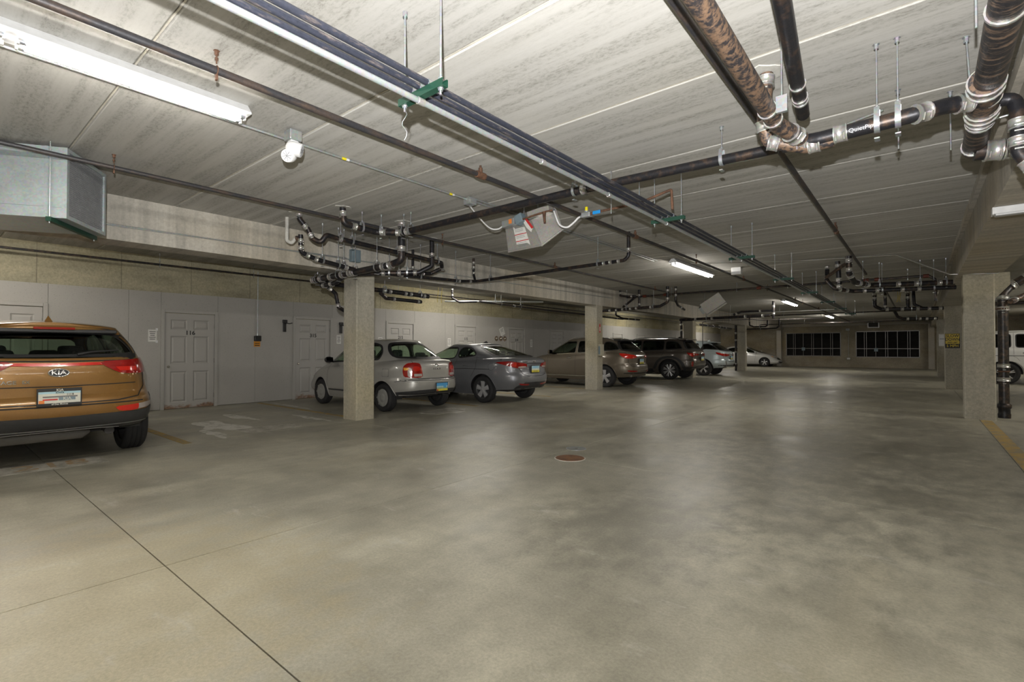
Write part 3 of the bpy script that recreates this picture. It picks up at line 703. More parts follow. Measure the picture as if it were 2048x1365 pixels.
run('drain_pipe', 'lowest dark drain with clamps in the bay beyond the speed sign', 'pipe', [(-.80, 25.5, 2.95), (-.66, 25.9, 2.60), (-.5, 26.0, 2.52), (.60, 26.1, 2.50)], .055, CI, 1.5, [(2, .15), (2, .5), (2, .7), (2, .93)], [(2, .4)], G3)
run('drain_pipe', 'steep thin pipe slanting down behind the twin drains', 'pipe', [(-.80, 16.5, 3.15), (-.58, 22.0, 2.64)], .022, CI, 1.5)
for k, x in enumerate((-.50, -.45, -.40)):
    t = thing('hanging_cord', ('left', 'middle', 'right')[k] + ' one of the yellow cords looped from the ceiling beyond the twin drains', 'cord', (x, 19.0, ZC), 0, 'yellow cords beyond the twin drains')
    MB().tube([(.03 * math.sin(j * .5 + k), .02 * j / 8, -.5 * math.sin(math.pi * j / 16)) for j in range(9)], .006, 6).build('cord', 'yellow_cord', t)
for k, y in enumerate((9.35, 9.5)):
    t = thing('hanging_cord', ('left', 'right')[k] + ' one of the yellow cords hanging behind the left beam', 'cord', (-10.4, y, ZC), 0, 'yellow cords behind the left beam')
    MB().tube([(0, .02 * math.sin(j * .6 + k), -.62 * j / 8) for j in range(9)], .006, 6).build('cord', 'yellow_cord', t)

G4 = 'drains around the second left column'
run('drain_pipe', 'drain elbow and slanted pipe at the ceiling by the second left column', 'pipe', [(-7.55, 14.75, 3.22), (-7.55, 14.75, 3.02), (-7.25, 14.8, 2.98), (-7.0, 14.85, 3.0), (-7.55, 14.95, 2.66)], .035, CI, 1.4, [(0, .6), (2, .3), (3, .8)], (), G4)
run('drain_pipe', 'horizontal black drain with pale clamps right of the second left column', 'pipe', [(-8.3, 14.9, 2.56), (-6.2, 14.75, 2.60), (-5.95, 14.75, 2.72), (-5.95, 14.75, 3.22)], .045, CI, 1.5, [(0, .15), (0, .27), (0, .38), (0, .52), (0, .62), (0, .86), (2, .2), (2, .7)], [(0, .45), (0, .9)], G4)
run('drain_riser', 'short black riser above the tan crossover', 'pipe', [(-7.0, 15.0, 3.2), (-7.0, 15.0, 2.6)], .04, CI, 1.5, [(0, .3), (0, .8)], (), G4)
run('drain_pipe', 'dark drain descending from the ceiling past the second left column', 'pipe', [(-5.75, 14.9, 3.195), (-5.75, 14.9, 2.75), (-5.8, 15.2, 2.64), (-6.0, 16.3, 2.58)], .035, CI, 1.5, [(0, .2), (0, .6), (2, .4)], (), G4)
run('drain_pipe', 'brown pipe under the left bay ceiling running towards the second left column', 'pipe', [(-9.6, 10.2, 2.62), (-9.5, 13.2, 2.56), (-9.4, 18.6, 2.5)], .03, 'sprinkler_steel', 1.5, [(0, .5), (1, .9)], [(0, .3), (0, .6), (1, .6)], G4)
run('drain_pipe', 'pale pipe angling across behind the left beam', 'pipe', [(-10.6, 9.8, 2.66), (-8.9, 12.3, 2.72)], .022, 'conduit', 1.5, (), [(0, .5)], G4)
run('drain_riser', 'small trap dropping in the left bay before the second column', 'pipe', [(-10.4, 9.9, 3.22), (-10.4, 9.9, 2.75), (-10.2, 10.0, 2.62), (-9.7, 10.2, 2.62)], .026, CI, 1.5, [(0, .4), (0, .8)], (), G4)
run('drain_riser', 'trap pair dropping behind the second left column', 'pipe', [(-9.3, 17.8, 3.2), (-9.3, 17.8, 2.62), (-9.2, 18.2, 2.5), (-9.1, 19.5, 2.5)], .035, CI, 1.5, [(0, .4), (0, .8), (2, .3), (2, .7)], (), G4)
G5 = 'drains around the third and fourth left columns'
run('drain_pipe', 'long black drain capping the third left column', 'pipe', [(-8.2, 21.7, 2.56), (-5.9, 21.8, 2.60), (-4.6, 21.9, 2.62)], .06, CI, 1.5, [(0, .3), (0, .6), (1, .3), (1, .8)], [(0, .5)], G5)
run('drain_riser', 'black riser near the silver crossover', 'pipe', [(-4.5, 22.0, 3.22), (-4.5, 22.0, 2.5)], .05, CI, 1.5, [(0, .3), (0, .7)], (), G5)
run('drain_pipe', 'black pipe joining the riser under the second heater', 'pipe', [(-6.0, 21.9, 2.70), (-5.7, 21.95, 2.82), (-4.5, 22.0, 2.82)], .045, CI, 1.5, [(0, .4), (1, .6)], (), G5)
run('drain_riser', 'black drain standing against the fourth left column', 'pipe', [(-8.25, 30.6, 2.75), (-8.25, 30.6, 0)], .06, CI, 1.5, [(0, .2), (0, .35), (0, .6), (0, .85)], (), G5)
run('drain_riser', 'black drain standing against the third left column', 'pipe', [(-8.28, 22.1, 2.65), (-8.28, 22.1, 0)], .05, CI, 1.5, [(0, .1), (0, .2)], (), G5)
run('drain_pipe', 'dark drain with clamps under the beam before the fourth left column', 'pipe', [(-8.6, 25.5, 2.52), (-8.4, 30.2, 2.44)], .05, CI, 1.5, [(0, .2), (0, .4), (0, .6), (0, .8)], [(0, .3), (0, .7)], G5)
run('drain_pipe', 'black looped drain right of the fourth left column', 'pipe', [(-7.4, 30.2, 3.1), (-7.4, 30.2, 2.62), (-7.2, 30.3, 2.52), (-6.6, 30.3, 2.52), (-6.5, 30.3, 2.6), (-6.5, 30.3, 2.9)], .04, CI, 1.5, [(0, .5)], [(2, .5)], G5)
run('drain_pipe', 'second black looped drain right of the fourth left column', 'pipe', [(-7.8, 31.0, 2.42), (-6.2, 31.0, 2.44), (-6.05, 31.0, 2.55), (-6.05, 31.0, 3.0)], .04, CI, 1.5, (), [(0, .5)], G5)
run('drain_pipe', 'pale pipe bending over the third left column', 'pipe', [(-7.6, 22.9, 1.2), (-7.6, 22.9, 2.50), (-7.3, 23.0, 2.56), (-5.6, 23.2, 2.56), (-5.3, 23.3, 2.52), (-3.0, 23.5, 2.52)], .016, 'sprinkler_steel', 2, (), [(3, .5), (5, .3)] if False else [(2, .5)])

# ------------------------------------------------------------------ lamps
def strip_light(label, x, y0, y1, z, lit=True, n_t=2, axis='y', group='fluorescent strip lamps'):
    t = thing('fluorescent_lamp', label, 'lamp', (x, (y0 + y1) / 2, z), 0 if axis == 'y' else R(90), group)
    h = (y1 - y0) / 2
    # housing: shallow channel with sloped reflector wings
    poly = [(-.03, ZC - z if z > 2.7 else .09), (-.095, .036), (-.095, .022), (-.03, .022), (.03, .022), (.095, .022), (.095, .036), (.03, ZC - z if z > 2.7 else .09)]
    MB().prism(poly, 'y', -h, h).build('housing', 'white_enamel', t)
    k = 2 if h > 1 else 1
    for j in range(k):
        a = -h + .03 + j * (2 * h / k); c = -h - .03 + (j + 1) * (2 * h / k)
        for s_ in (-.042, .042):
            MB().tube([(s_, a + .03, 0), (s_, c - .03, 0)], .0165, 8, False).build('tube', 'tube_light' if lit else 'white_plastic', t)
            for e, d in ((a, .035), (c, -.035)):
                MB().tube([(s_, e, 0), (s_, e + d, 0)], .0172, 10).build('tube_cap', 'zinc_rod', t)
                MB().box(s_ - .012, s_ + .012, e - .006, e + .006, -.022, .03).build('socket', 'white_plastic', t)
    return t
strip_light('large lit fluorescent strip lamp at the upper left corner', -4.10, -.98, 1.66, 3.09)
strip_light('lit fluorescent strip lamp above the middle of the aisle', -4.02, 10.25, 12.75, 3.09)
strip_light('small lit strip lamp far down the aisle', -3.98, 21.2, 23.7, 3.09)
strip_light('farthest lit strip lamp near the louvred windows', -3.9, 32.0, 34.5, 3.09)
for k, y in enumerate((9.7, 22.6, 34.0)):
    strip_light(['lit strip lamp hidden by the left beam above the grey sedan', 'lit strip lamp in the left bay above the silver crossover', 'lit strip lamp in the left bay above the white hatchback'][k], -10.2, y, y + 2.5, 3.09)
strip_light('lit strip lamp in the left bay above the orange brown SUV', -10.2, -1.4, 1.1, 3.09)
for k, (y, xx) in enumerate(((1.0, 3.4), (11.0, 3.9), (22.0, 4.2), (33.0, 5.0))):
    strip_light(['lit strip lamp in the right bay beside the camera', 'lit strip lamp in the right bay behind the corbelled column', 'lit strip lamp in the right bay above the white boxy SUV', 'lit strip lamp at the far end of the right bay'][k], xx, y, y + 2.5, 3.09)
strip_light('lit strip lamp in the aisle behind the camera', -2.9, -5.4, -2.9, 3.09)
t = thing('strip_fixture', 'unlit white strip fixture under the right beam', 'lamp', (1.16, 6.62, 2.60))
MB().bevbox(-.60, .60, -.055, .055, -.03, .038, .008).build('housing', 'white_enamel', t)
for x in (-.602, .592): MB().bevbox(x, x + .012, -.058, .058, -.034, .036, .003).build('end_cap', 'white_plastic', t)
MB().bevbox(-.58, .58, -.045, .045, -.045, -.028, .008).build('diffuser', 'lens_clear', t)

# twin-head emergency light
t = thing('emergency_light', 'white two headed emergency light on the ceiling conduit', 'emergency light', (-4.20, 2.09, 3.05), R(0))
MB().bevbox(-.055, .055, -.055, .055, .04, .13, .008).build('mounting_box', 'conduit', t)
MB().bevbox(-.035, .035, -.035, .035, -.01, .05, .01).build('neck', 'white_plastic', t)
cdir = Vector((4.2, -2.09, -1.77)).normalized()
def head(c, d, r, L):
    d = Vector(d).normalized(); c = Vector(c)
    h = MB().tube([c - d * L * .55, c - d * L * .5, c - d * L * .3, c, c + d * L * .42, c + d * L * .45], [r * .3, r * .6, r * .9, r, r * .97, r * .9], 20)
    ho = h.build('lamp_head', 'white_plastic', t)
    MB().tube([c + d * L * .44, c + d * L * .475], r * .8, 20).build('lens', 'lens_clear', ho)
    for k in range(4):
        a = math.pi * k / 4; u = d.orthogonal().normalized(); w_ = d.cross(u); e = u * math.cos(a) + w_ * math.sin(a); p = c + d * L * .48
        MB().cyl(p - e * r * .75, p + e * r * .75, .0025, 5).build('lens_rib', 'grille_steel', ho)
head((.03, .0, -.03), (.55, .70, -.25), .062, .13)
head((-.02, -.02, -.085), (.55, -.75, -.35), .056, .11)

# galvanised duct box with grille
t = thing('sheet_metal_duct', 'galvanised sheet metal duct box with a mesh grille at upper left', 'duct', (-6.15, .89, 2.50), R(-33))
d = MB(); L = 1.6; W = .75; Hh = .665
d.box(-W, 0, -L, -.02, 0, Hh).build('duct_body', 'duct_steel', t)
for (a, c, z0, z1) in ((-W, -W + .035, 0, Hh), (-.035, .004, 0, Hh), (-W + .035, -.035, 0, .035), (-W + .035, -.035, Hh - .035, Hh)):
    MB().box(a, c, -.03, .012, z0, z1).build('end_flange', 'duct_steel', t)
MB().box(-W + .03, -.03, -.03, -.02, .03, Hh - .03).build('grille_backing', 'dark_mesh', t)
g = MB()
nx, nz = 32, 32
for k in range(nx + 1):
    x = -W + .035 + (W - .07) * k / nx; g.box(x - .004, x + .004, -.018, -.004, .035, Hh - .035)
for k in range(nz + 1):
    z = .035 + (Hh - .07) * k / nz; g.box(-W + .035, -.035, -.016, -.002, z - .0035, z + .0035)
g.build('mesh_grille', 'grille_steel', t)
for y in (-.10, -1.3):
    MB().box(-W - .04, .06, y - .02, y + .02, -.045, -.004).build('support_strut', 'strut_green', t)
    for x in (-W - .02, .04):
        MB().cyl((x, y, -.06), (x, y, ZC - 2.5 - .001), .006, 8).build('rod', 'zinc_rod', t)
MB().box(.0, .006, -L, -.02, .10, .104).build('seam', 'duct_steel', t); MB().box(0, .008, -.16, -.13, .0, Hh).build('joint_cleat', 'duct_steel', t)
# ------------------------------------------------------------------ gas heaters under the ceiling
def quad_panel(a, b_, c, d_, th):
    a, b_, c, d_ = (Vector(q) for q in (a, b_, c, d_)); n = (b_ - a).cross(d_ - a).normalized() * th
    v = [a, b_, c, d_, a + n, b_ + n, c + n, d_ + n]
    return MB().add(v, [(0, 3, 2, 1), (4, 5, 6, 7), (0, 1, 5, 4), (1, 2, 6, 5), (2, 3, 7, 6), (3, 0, 4, 7)])
def rim(a, b_, r=.012): return MB().cyl(a, b_, r, 8)
t = thing('gas_heater', 'tilted steel infrared gas heater with stickers hung below the drain', 'heater', (-3.85, 5.15, 2.75))
o = Vector((-3.85, 5.15, 2.75))
A, B_, C_, D_ = [Vector(q) - o for q in ((-4.40, 5.20, 2.965), (-3.84, 5.06, 2.94), (-3.69, 5.08, 2.60), (-4.36, 5.22, 2.62))]
E_, F_ = [Vector(q) - o for q in ((-3.62, 5.28, 3.10), (-3.50, 5.27, 2.81))]
back = Vector((.02, .34, .10))
quad_panel(A, D_, C_, B_, .008).build('hood_side', 'heater_steel', t)
quad_panel(B_, C_, F_, E_, .008).build('hood_side', 'heater_steel', t)
quad_panel(A, B_, E_, A + back, .006).build('hood_top', 'heater_steel', t)
quad_panel(A, A + back, D_ + back * 1.3, D_, .006).build('hood_side', 'heater_steel', t)
quad_panel(E_, F_, D_ + back * 1.3, A + back, .006).build('hood_side', 'heater_steel', t)
rm = MB()
for p, q in ((D_, C_), (C_, F_), (F_, D_ + back * 1.3), (D_ + back * 1.3, D_)):
    rm.cyl(p, q, .015, 8)
rm.build('hood_rim', 'heater_steel', t)
MB().cyl(B_ + Vector((0, -.006, 0)), C_ + Vector((0, -.006, 0)), .006, 6).build('corner_bead', 'clamp_steel', t)
# stickers on the left panel
ex = (C_ - D_).normalized(); ey = (A - D_); ey = (ey - ex * ey.dot(ex)).normalized(); nn = ex.cross(ey)
if nn.y > 0: nn = -nn
def on_panel(u, v): return A + (B_ - A) * u + ((D_ - A) * (1 - u) + (C_ - B_) * u) * v + nn * .003
def sticker(u0, u1, v0, v1, mat, name, off=0.0):
    pts = [on_panel(u0, v0), on_panel(u1, v0), on_panel(u1, v1), on_panel(u0, v1)]
    pts = [p + nn * off for p in pts]
    quad_panel(pts[0], pts[3], pts[2], pts[1], .0015).build(name, mat, t)
sticker(.30, .70, .02, .98, 'paper', 'instruction_sheet', .002)
for v in (.40, .66): sticker(.30, .70, v, v + .03, 'print_red', 'red_band', .004)
for v in (.10, .16, .22, .28, .48, .54, .74, .80, .86): sticker(.34, .62, v, v + .012, 'grille_steel', 'print_line', .004)
p = [on_panel(.74, -.08), on_panel(.90, -.12), on_panel(1.0, .30), on_panel(.90, .46), on_panel(.80, .25)]
p = [q + nn * .03 for q in p]
MB().add(p, [(0, 1, 2, 3, 4)]).build('paper_tag', 'paper', t)
pr = [q + nn * .032 for q in (on_panel(.84, -.10), on_panel(.92, -.12), on_panel(1.03, .30), on_panel(.95, .34))]
pr = [q + nn * .001 for q in pr]
MB().add(pr, [(0, 1, 2, 3)]).build('red_tag_edge', 'print_red', t)
# burner box, control box, gas manifold, chains, whips
MB().bevbox(-.16, .16, -.06, .06, -.05, .05, .01, basis(Vector((-3.76, 5.14, 3.04)) - o, (1, .12, .16), (0, 1, 0))).build('burner_box', 'heater_steel', t)
MB().bevbox(-.06, .06, -.05, .05, -.06, .06, .008, basis(Vector((-4.02, 5.05, 2.98)) - o, (1, 0, .35), (0, 1, 0))).build('control_box', 'box_blue_grey', t)
cb = MB().bevbox(-.11, .11, -.05, .05, -.045, .045, .008, basis(Vector((-4.22, 5.08, 2.965)) - o, (1, 0, .08), (0, 1, 0))); cb = cb.build('valve_box', 'conduit', t)
MB().box(-.03, .02, -.054, -.05, -.03, .03, basis(Vector((-4.17, 5.08, 2.975)) - o, (1, 0, .08), (0, 1, 0))).build('orange_sticker', 'sticker_orange', t)
MB().tube([Vector(q) - o for q in ((-3.98, 5.02, 2.96), (-3.74, 5.00, 2.98), (-3.58, 5.02, 3.0), (-3.50, 5.05, 3.01))], .012, 8).build('gas_manifold', 'rusty_steel', t)
MB().tube([Vector(q) - o for q in ((-3.60, 5.0, 2.99), (-3.59, 4.99, 2.93), (-3.575, 4.98, 2.85))], [.024, .018, .015], 10).build('manifold_drop', 'rusty_steel', t)
for (x, y) in ((-3.98, 5.08), (-3.80, 5.14), (-3.60, 5.22)):
    ch = MB(); z = 3.06
    while z < ZC - .01:
        k = int(z * 100) % 2
        ch.tube([Vector((x, y, z)) - o + (Vector((1, 0, 0)) if k else Vector((0, 1, 0))) * (.007 * math.cos(a)) + Vector((0, 0, .012 * math.sin(a))) for a in [j * math.pi / 4 for j in range(9)]], .002, 5); z += .019
    ch.build('hanger_chain', 'zinc_rod', t)
def whip(label, pts, r, mat, name='flex_whip', cat='cable'):
    o_ = Vector(pts[0]); t_ = thing(name, label, cat, o_)
    P = [Vector(q) - o_ for q in pts]; out = []
    n = len(P)
    for i in range(n - 1):
        p0, p1, p2, p3 = P[max(i - 1, 0)], P[i], P[i + 1], P[min(i + 2, n - 1)]
        for j in range(6):
            s_ = j / 6; out.append(.5 * ((2 * p1) + (p2 - p0) * s_ + (2 * p0 - 5 * p1 + 4 * p2 - p3) * s_ ** 2 + (3 * p1 - p0 - 3 * p2 + p3) * s_ ** 3))
    out.append(P[-1])
    MB().tube(out, r, 8).build('cable', mat, t_)
    for e in (0, -1): 
        q = out[e]; q2 = out[1] if e == 0 else out[-2]
        MB().tube([q, q + (q2 - q).normalized() * .03], r * 1.4, 8).build('ferrule', 'zinc_rod', t_)
    return t_
whip('white flexible conduit sagging from the junction box to the heater', [(-4.42, 4.50, 3.12), (-4.48, 4.75, 3.02), (-4.50, 4.98, 2.93), (-4.42, 5.06, 2.915), (-4.31, 5.06, 2.955)], .010, 'white_plastic')
whip('white flexible gas hose looping from the heater to the yellow valve', [(-3.49, 5.05, 3.01), (-3.44, 5.02, 2.92), (-3.38, 5.02, 2.80), (-3.28, 5.03, 2.755), (-3.19, 5.04, 2.80), (-3.13, 5.05, 2.85), (-3.07, 5.05, 2.86)], .012, 'white_plastic')
t = thing('gas_valve', 'gas valve with yellow cap and blue lever beside the heater', 'valve', (-3.02, 5.05, 2.865))
MB().bevbox(-.06, .06, -.03, .03, -.03, .03, .01).build('regulator_body', 'galvanised', t)
MB().cyl((0, 0, .03), (0, 0, .045), .03, 12).build('regulator_flange', 'galvanised', t)
MB().lathe([(0, .095), (.016, .095), (.018, .09), (.018, .04)], (0, 0, 0), 'z', 14).build('cap', 'valve_yellow', t)
MB().cyl((.06, 0, 0), (.15, 0, .01), .017, 10).build('nipple', 'rusty_steel', t)
MB().bevbox(.10, .20, -.035, -.02, -.02, .02, .006).build('lever', 'valve_blue', t)
run('gas_pipe', 'rusty gas pipe from the valve up and over the pipe bundle', 'pipe', [(-2.87, 5.05, 2.875), (-2.35, 5.05, 2.88), (-2.02, 5.05, 2.95), (-1.99, 5.05, 2.955), (-1.98, 5.05, 2.74)], .0135, 'rusty_steel', 1.6, n=10)
for k, (x, y) in enumerate(((-2.55, 4.78), (-2.35, 5.05))):
    t = thing('hanger_rod', ('long', 'short')[k] + ' galvanised rod supporting the rusty gas pipe', 'hanger rod', (x, y, ZC)); MB().cyl((0, 0, 0), (0, 0, -.46 if k == 0 else -.3), .0055, 8).build('rod', 'zinc_rod', t)
    MB().lathe([(0, -.03), (.012, -.03), (.012, 0)], (0, 0, 0), 'z', 6, False).build('anchor', 'zinc_rod', t)

t = thing('gas_heater', 'smaller tilted gas heater hung far down the aisle', 'heater', (-5.3, 17.0, 2.82))
M2 = Matrix.Translation((0, 0, 0)) @ Matrix.Rotation(R(-32), 4, 'Y') @ Matrix.Rotation(R(25), 4, 'X')
MB().add([M2 @ Vector(q) for q in ((-.36, -.12, -.2), (.36, -.12, -.2), (.36, -.06, .2), (-.36, -.06, .2), (-.3, .25, -.1), (.3, .25, -.1), (.3, .25, .14), (-.3, .25, .14))], [(0, 1, 2, 3), (7, 6, 5, 4), (0, 4, 5, 1), (1, 5, 6, 2), (2, 6, 7, 3), (3, 7, 4, 0)]).build('hood', 'heater_steel', t)
MB().box(-.38, .38, -.2, -.10, -.24, -.19, M2).build('hood_lip', 'heater_steel', t)
MB().box(-.46, -.36, -.12, .1, -.12, .12, M2).build('control_box', 'conduit', t)
for x in (-.25, .25): MB().cyl(M2 @ Vector((x, .05, .1)), ((M2 @ Vector((x, .05, .1))).x, (M2 @ Vector((x, .05, .1))).y, ZC - 2.82), .005, 6).build('hanger_chain', 'zinc_rod', t)

# ------------------------------------------------------------------ wall and column fittings
def notice(y, z, label, w_=.13, h_=.24, rot=0, lines=5, tape=True):
    t = thing('paper_notice', label, 'notice', (XW + .032, y, z)); t.rotation_euler = (R(rot), 0, 0)
    MB().box(0, .0015, -w_ / 2, w_ / 2, -h_ / 2, h_ / 2).build('sheet', 'paper', t)
    for k in range(lines):
        zz = h_ * .32 - k * h_ * .15; ww = w_ * (.36 - .05 * (k % 3))
        MB().box(.0015, .002, -ww, ww, zz - .006, zz + .006).build('print_line', 'print_black', t)
    if tape:
        for s_ in (-1, 1): MB().box(0, .003, w_ / 2 - .02, w_ / 2 + .02, s_ * h_ / 2 - .02, s_ * h_ / 2 + .03).build('tape', 'white_plastic', t)
notice(3.13, 1.55, 'white paper notice taped left of door 116', .15, .25)
notice(7.36, 1.53, 'white paper notice between door 315 and the near column', .13, .23, tape=False)
notice(8.70, 1.50, 'white paper notice on the wall over the silver coupe roof', .14, .24, tape=False)
notice(11.45, 1.50, 'white paper notice on the wall over the grey sedan roof', .14, .27, tape=False)
notice(16.0, 1.50, 'white paper notice left of the tan crossover windscreen', .14, .30, tape=False)
notice(14.18, 1.93, 'crooked sheet pinned above the three round vents', .26, .30, 25, 3, False)
for k, y in enumerate((13.85, 14.1, 14.33)):
    t = thing('round_vent', ('left', 'middle', 'right')[k] + ' one of three small brown round vents left of door 214', 'vent', (XW + .03, y, 1.66), 0, 'round vents by door 214')
    MB().lathe([(.095, 0), (.095, .012), (.082, .02), (.072, .012), (.05, .01), (0, .02)], (0, 0, 0), 'x', 20).build('rim', 'brown_disc', t)
    MB().lathe([(.045, .0), (.045, .03), (.03, .035), (0, .035)], (0, 0, 0), 'x', 14).build('plug', 'knob_metal', t)
t = thing('wall_switch', 'black switch box with an orange label on the white wall', 'switch', (XW + .03, 5.21, 1.46))
MB().bevbox(0, .075, -.075, .075, 0, .13, .012).build('box', 'black_plastic', t); MB().box(0, .012, -.072, .072, -.13, -.004).build('label_plate', 'orange_label', t)
MB().box(.012, .013, -.055, .055, -.11, -.09).build('print_line', 'print_black', t); MB().box(.012, .013, -.055, .055, -.06, -.045).build('print_line', 'print_black', t)
MB().cyl((.03, 0, .12), (.03, 0, 1.66), .012, 8).build('conduit', 'conduit', t); MB().cyl((.03, 0, .12), (.03, 0, .18), .018, 8).build('connector', 'zinc_rod', t)
for k, (y, lb) in enumerate(((5.87, 'black hook bracket on the wall left of door 315'), (7.42, 'black hook bracket on the wall beside the near column'))):
    t = thing('wall_bracket', lb, 'bracket', (XW + .03, y, 1.70))
    MB().bevbox(0, .03, -.045, .035, 0, .26, .008).build('plate', 'black_plastic', t)
    MB().tube([(.03, 0, .215), (.07, .03, .215), (.075, .09, .205), (.075, .16, .225)], .011, 8).build('arm', 'black_plastic', t)
    MB().bevbox(.0, .05, -.06, .055, .22, .30, .012).build('head', 'black_plastic', t)
# column fittings
t = thing('electrical_box', 'small cream electrical box mounted on the second left column', 'electrical box', (BL1, 13.68, 1.06))
MB().bevbox(.0, .10, -.10, .10, 0, .36, .008).build('box', 'cream_panel', t); MB().box(.10, .106, -.085, .085, .02, .34).build('cover', 'cream_panel', t)
MB().box(.02, .08, -.106, -.10, .05, .30).build('side_panel', 'box_blue_grey', t)
t = thing('fire_label', 'small red vertical label on the second left column', 'label', (BL1 + .002, 13.70, 1.92))
MB().box(0, .003, -.04, .04, -.13, .10).build('plate', 'print_red', t); MB().box(.003, .004, -.02, .02, -.09, .05).build('print', 'paper', t); MB().box(0, .003, -.03, .03, .105, .14).build('arrow', 'print_red', t)
t = thing('speed_sign', 'yellow and black SLOW DOWN 5 MPH sign on the right column', 'sign', (.825, 20.9, 1.30))
hh, ww = .46, .175
MB().bevbox(-ww, ww, -.012, 0, 0, hh, .004).build('plate', 'print_black', t)
MB().box(-ww + .010, ww - .010, -.014, -.012, .135, hh - .010).build('yellow_field', 'sign_yellow', t)
def sgn(txt, size, z, mat, sx=1.0, bold=.002): lettering(txt, size, basis((0, -.0155, z), (1, 0, 0), (0, 0, 1)), mat, t, 'lettering', depth=.001, bold=bold, sx=sx)
sgn('SLOW', .125, .385, 'print_black', .88); sgn('DOWN', .125, .272, 'print_black', .82); sgn('SPEED LIMIT', .05, .175, 'print_black', .88, .001); sgn('5 MPH', .115, .068, 'sign_yellow', .9)
t = thing('wall_panel', 'pale notice board on the far column behind the speed sign', 'notice', (.62, 29.49, 1.2))
MB().box(.08, .34, -.02, 0, .2, .75).build('board', 'paper', t); MB().box(.1, .32, -.022, -.02, .25, .7).build('sheet', 'white_plastic', t); MB().box(.12, .3, -.024, -.022, .5, .54).build('print_line', 'grille_steel', t)
t = thing('exit_box', 'open metal grille box under the far lintel', 'vent', (-2.3, 40.475, 2.92))
MB().box(-.32, .32, -.12, .0, -.26, -.20).build('frame_bar', 'alloy_frame', t); MB().box(-.32, -.26, -.12, .0, -.2, .1).build('frame_bar', 'alloy_frame', t); MB().box(.26, .32, -.12, .0, -.2, .1).build('frame_bar', 'alloy_frame', t)
MB().box(-.26, .26, -.06, 0, -.2, .08).build('core', 'louver_dark', t); MB().box(-.32, .32, -.1, 0, .08, .14).build('frame_bar', 'alloy_frame', t)
for k, (x, z) in enumerate(((-3.72, .6), (-3.75, 2.6))):
    t = thing('wall_fixture', ('small pale floodlight between the louvred windows', 'small grey box above the gap between the louvred windows')[k], 'fixture', (x, YF - .02, z))
    MB().bevbox(-.1, .1, -.10, .02, -.07, .07, .01).build('body', 'conduit', t); MB().box(-.08, .08, -.104, -.1, -.05, .05).build('face', 'white_plastic' if k == 0 else 'grille_steel', t)
    if k == 0: MB().cyl((0, -.02, .07), (0, -.02, 2.0), .012, 6).build('conduit', 'conduit', t)
t = thing('junction_box', 'white exit light box under the ceiling beside the middle lamp', 'fixture', (-3.30, 12.35, 3.13))
MB().bevbox(-.11, .11, -.07, .07, -.1, .07, .012).build('body', 'white_plastic', t); MB().box(-.08, .08, -.074, -.07, -.07, .05).build('face', 'lens_clear', t)
# three round knock-outs on the far left wall end
# floor fittings
t = thing('floor_cleanout', 'rusty round cleanout cover in the floor of the aisle', 'drain cover', (-3.16, 4.90, .0))
MB().lathe([(.17, .0003), (.17, .004), (.15, .006), (0, .005)], (0, 0, 0), 'z', 26).build('cover', 'rusty_plate', t); MB().lathe([(.182, .0003), (.182, .002), (.17, .003)], (0, 0, 0), 'z', 26).build('collar', 'floor_patch', t)
t = thing('floor_cleanout', 'plain grey round cover just beyond the rusty cleanout', 'drain cover', (-3.40, 5.42, .0))
MB().lathe([(.13, .0003), (.13, .003), (.12, .003), (.118, .002), (0, .002)], (0, 0, 0), 'z', 26).build('cover', 'conduit', t); MB().cyl((0, 0, .002), (0, 0, .004), .02, 10).build('plug', 'hinge_metal', t)
# ================================================================== cars
def paint_mat(name, col, metal=.32, rough=.36):
    b = NB(name); n = b.noise(b.pos((1, 1, 1), True), 220, 2)
    b.out(b.ramp(n, [(.3, tuple(x * .88 for x in col)), (.7, tuple(min(1, x * 1.1) for x in col))]), rough, metal)
    b.b.inputs['Coat Weight'].default_value = .9; b.b.inputs['Coat Roughness'].default_value = .03
def glass_mat(name, tint, amount):
    """tinted car glass: part see-through, part mirror by the angle"""
    m = bpy.data.materials.new(name); m.use_nodes = True; MATS[name] = m; t = m.node_tree
    for n in list(t.nodes): t.nodes.remove(n)
    o = t.nodes.new('ShaderNodeOutputMaterial'); tr = t.nodes.new('ShaderNodeBsdfTransparent'); gl = t.nodes.new('ShaderNodeBsdfGlossy')
    mx = t.nodes.new('ShaderNodeMixShader'); lw = t.nodes.new('ShaderNodeLayerWeight'); lw.inputs[0].default_value = .5; pw = t.nodes.new('ShaderNodeMath'); pw.operation = 'POWER'; pw.inputs[1].default_value = 4.0; fr = t.nodes.new('ShaderNodeMath'); fr.operation = 'MULTIPLY_ADD'; fr.inputs[1].default_value = .8; fr.inputs[2].default_value = .04; t.links.new(lw.outputs['Facing'], pw.inputs[0]); t.links.new(pw.outputs[0], fr.inputs[0])
    tr.inputs[0].default_value = (*(c * amount for c in tint), 1); gl.inputs[0].default_value = (1, 1, 1, 1); gl.inputs[1].default_value = .02
    t.links.new(fr.outputs[0], mx.inputs[0]); t.links.new(tr.outputs[0], mx.inputs[1]); t.links.new(gl.outputs[0], mx.inputs[2]); t.links.new(mx.outputs[0], o.inputs[0])
glass_mat('glass_clear', (.80, .95, .80), .80); glass_mat('glass_tint', (.75, .9, .78), .42); glass_mat('glass_dark', (.6, .7, .62), .12)
paint_mat('paint_bronze', (.255, .128, .028)); paint_mat('paint_silver', (.44, .43, .40)); paint_mat('paint_grey', (.20, .205, .222))
paint_mat('paint_taupe', (.165, .138, .102)); paint_mat('paint_brown', (.105, .088, .072)); paint_mat('paint_ice', (.46, .53, .55)); paint_mat('paint_white', (.62, .62, .60), .1)
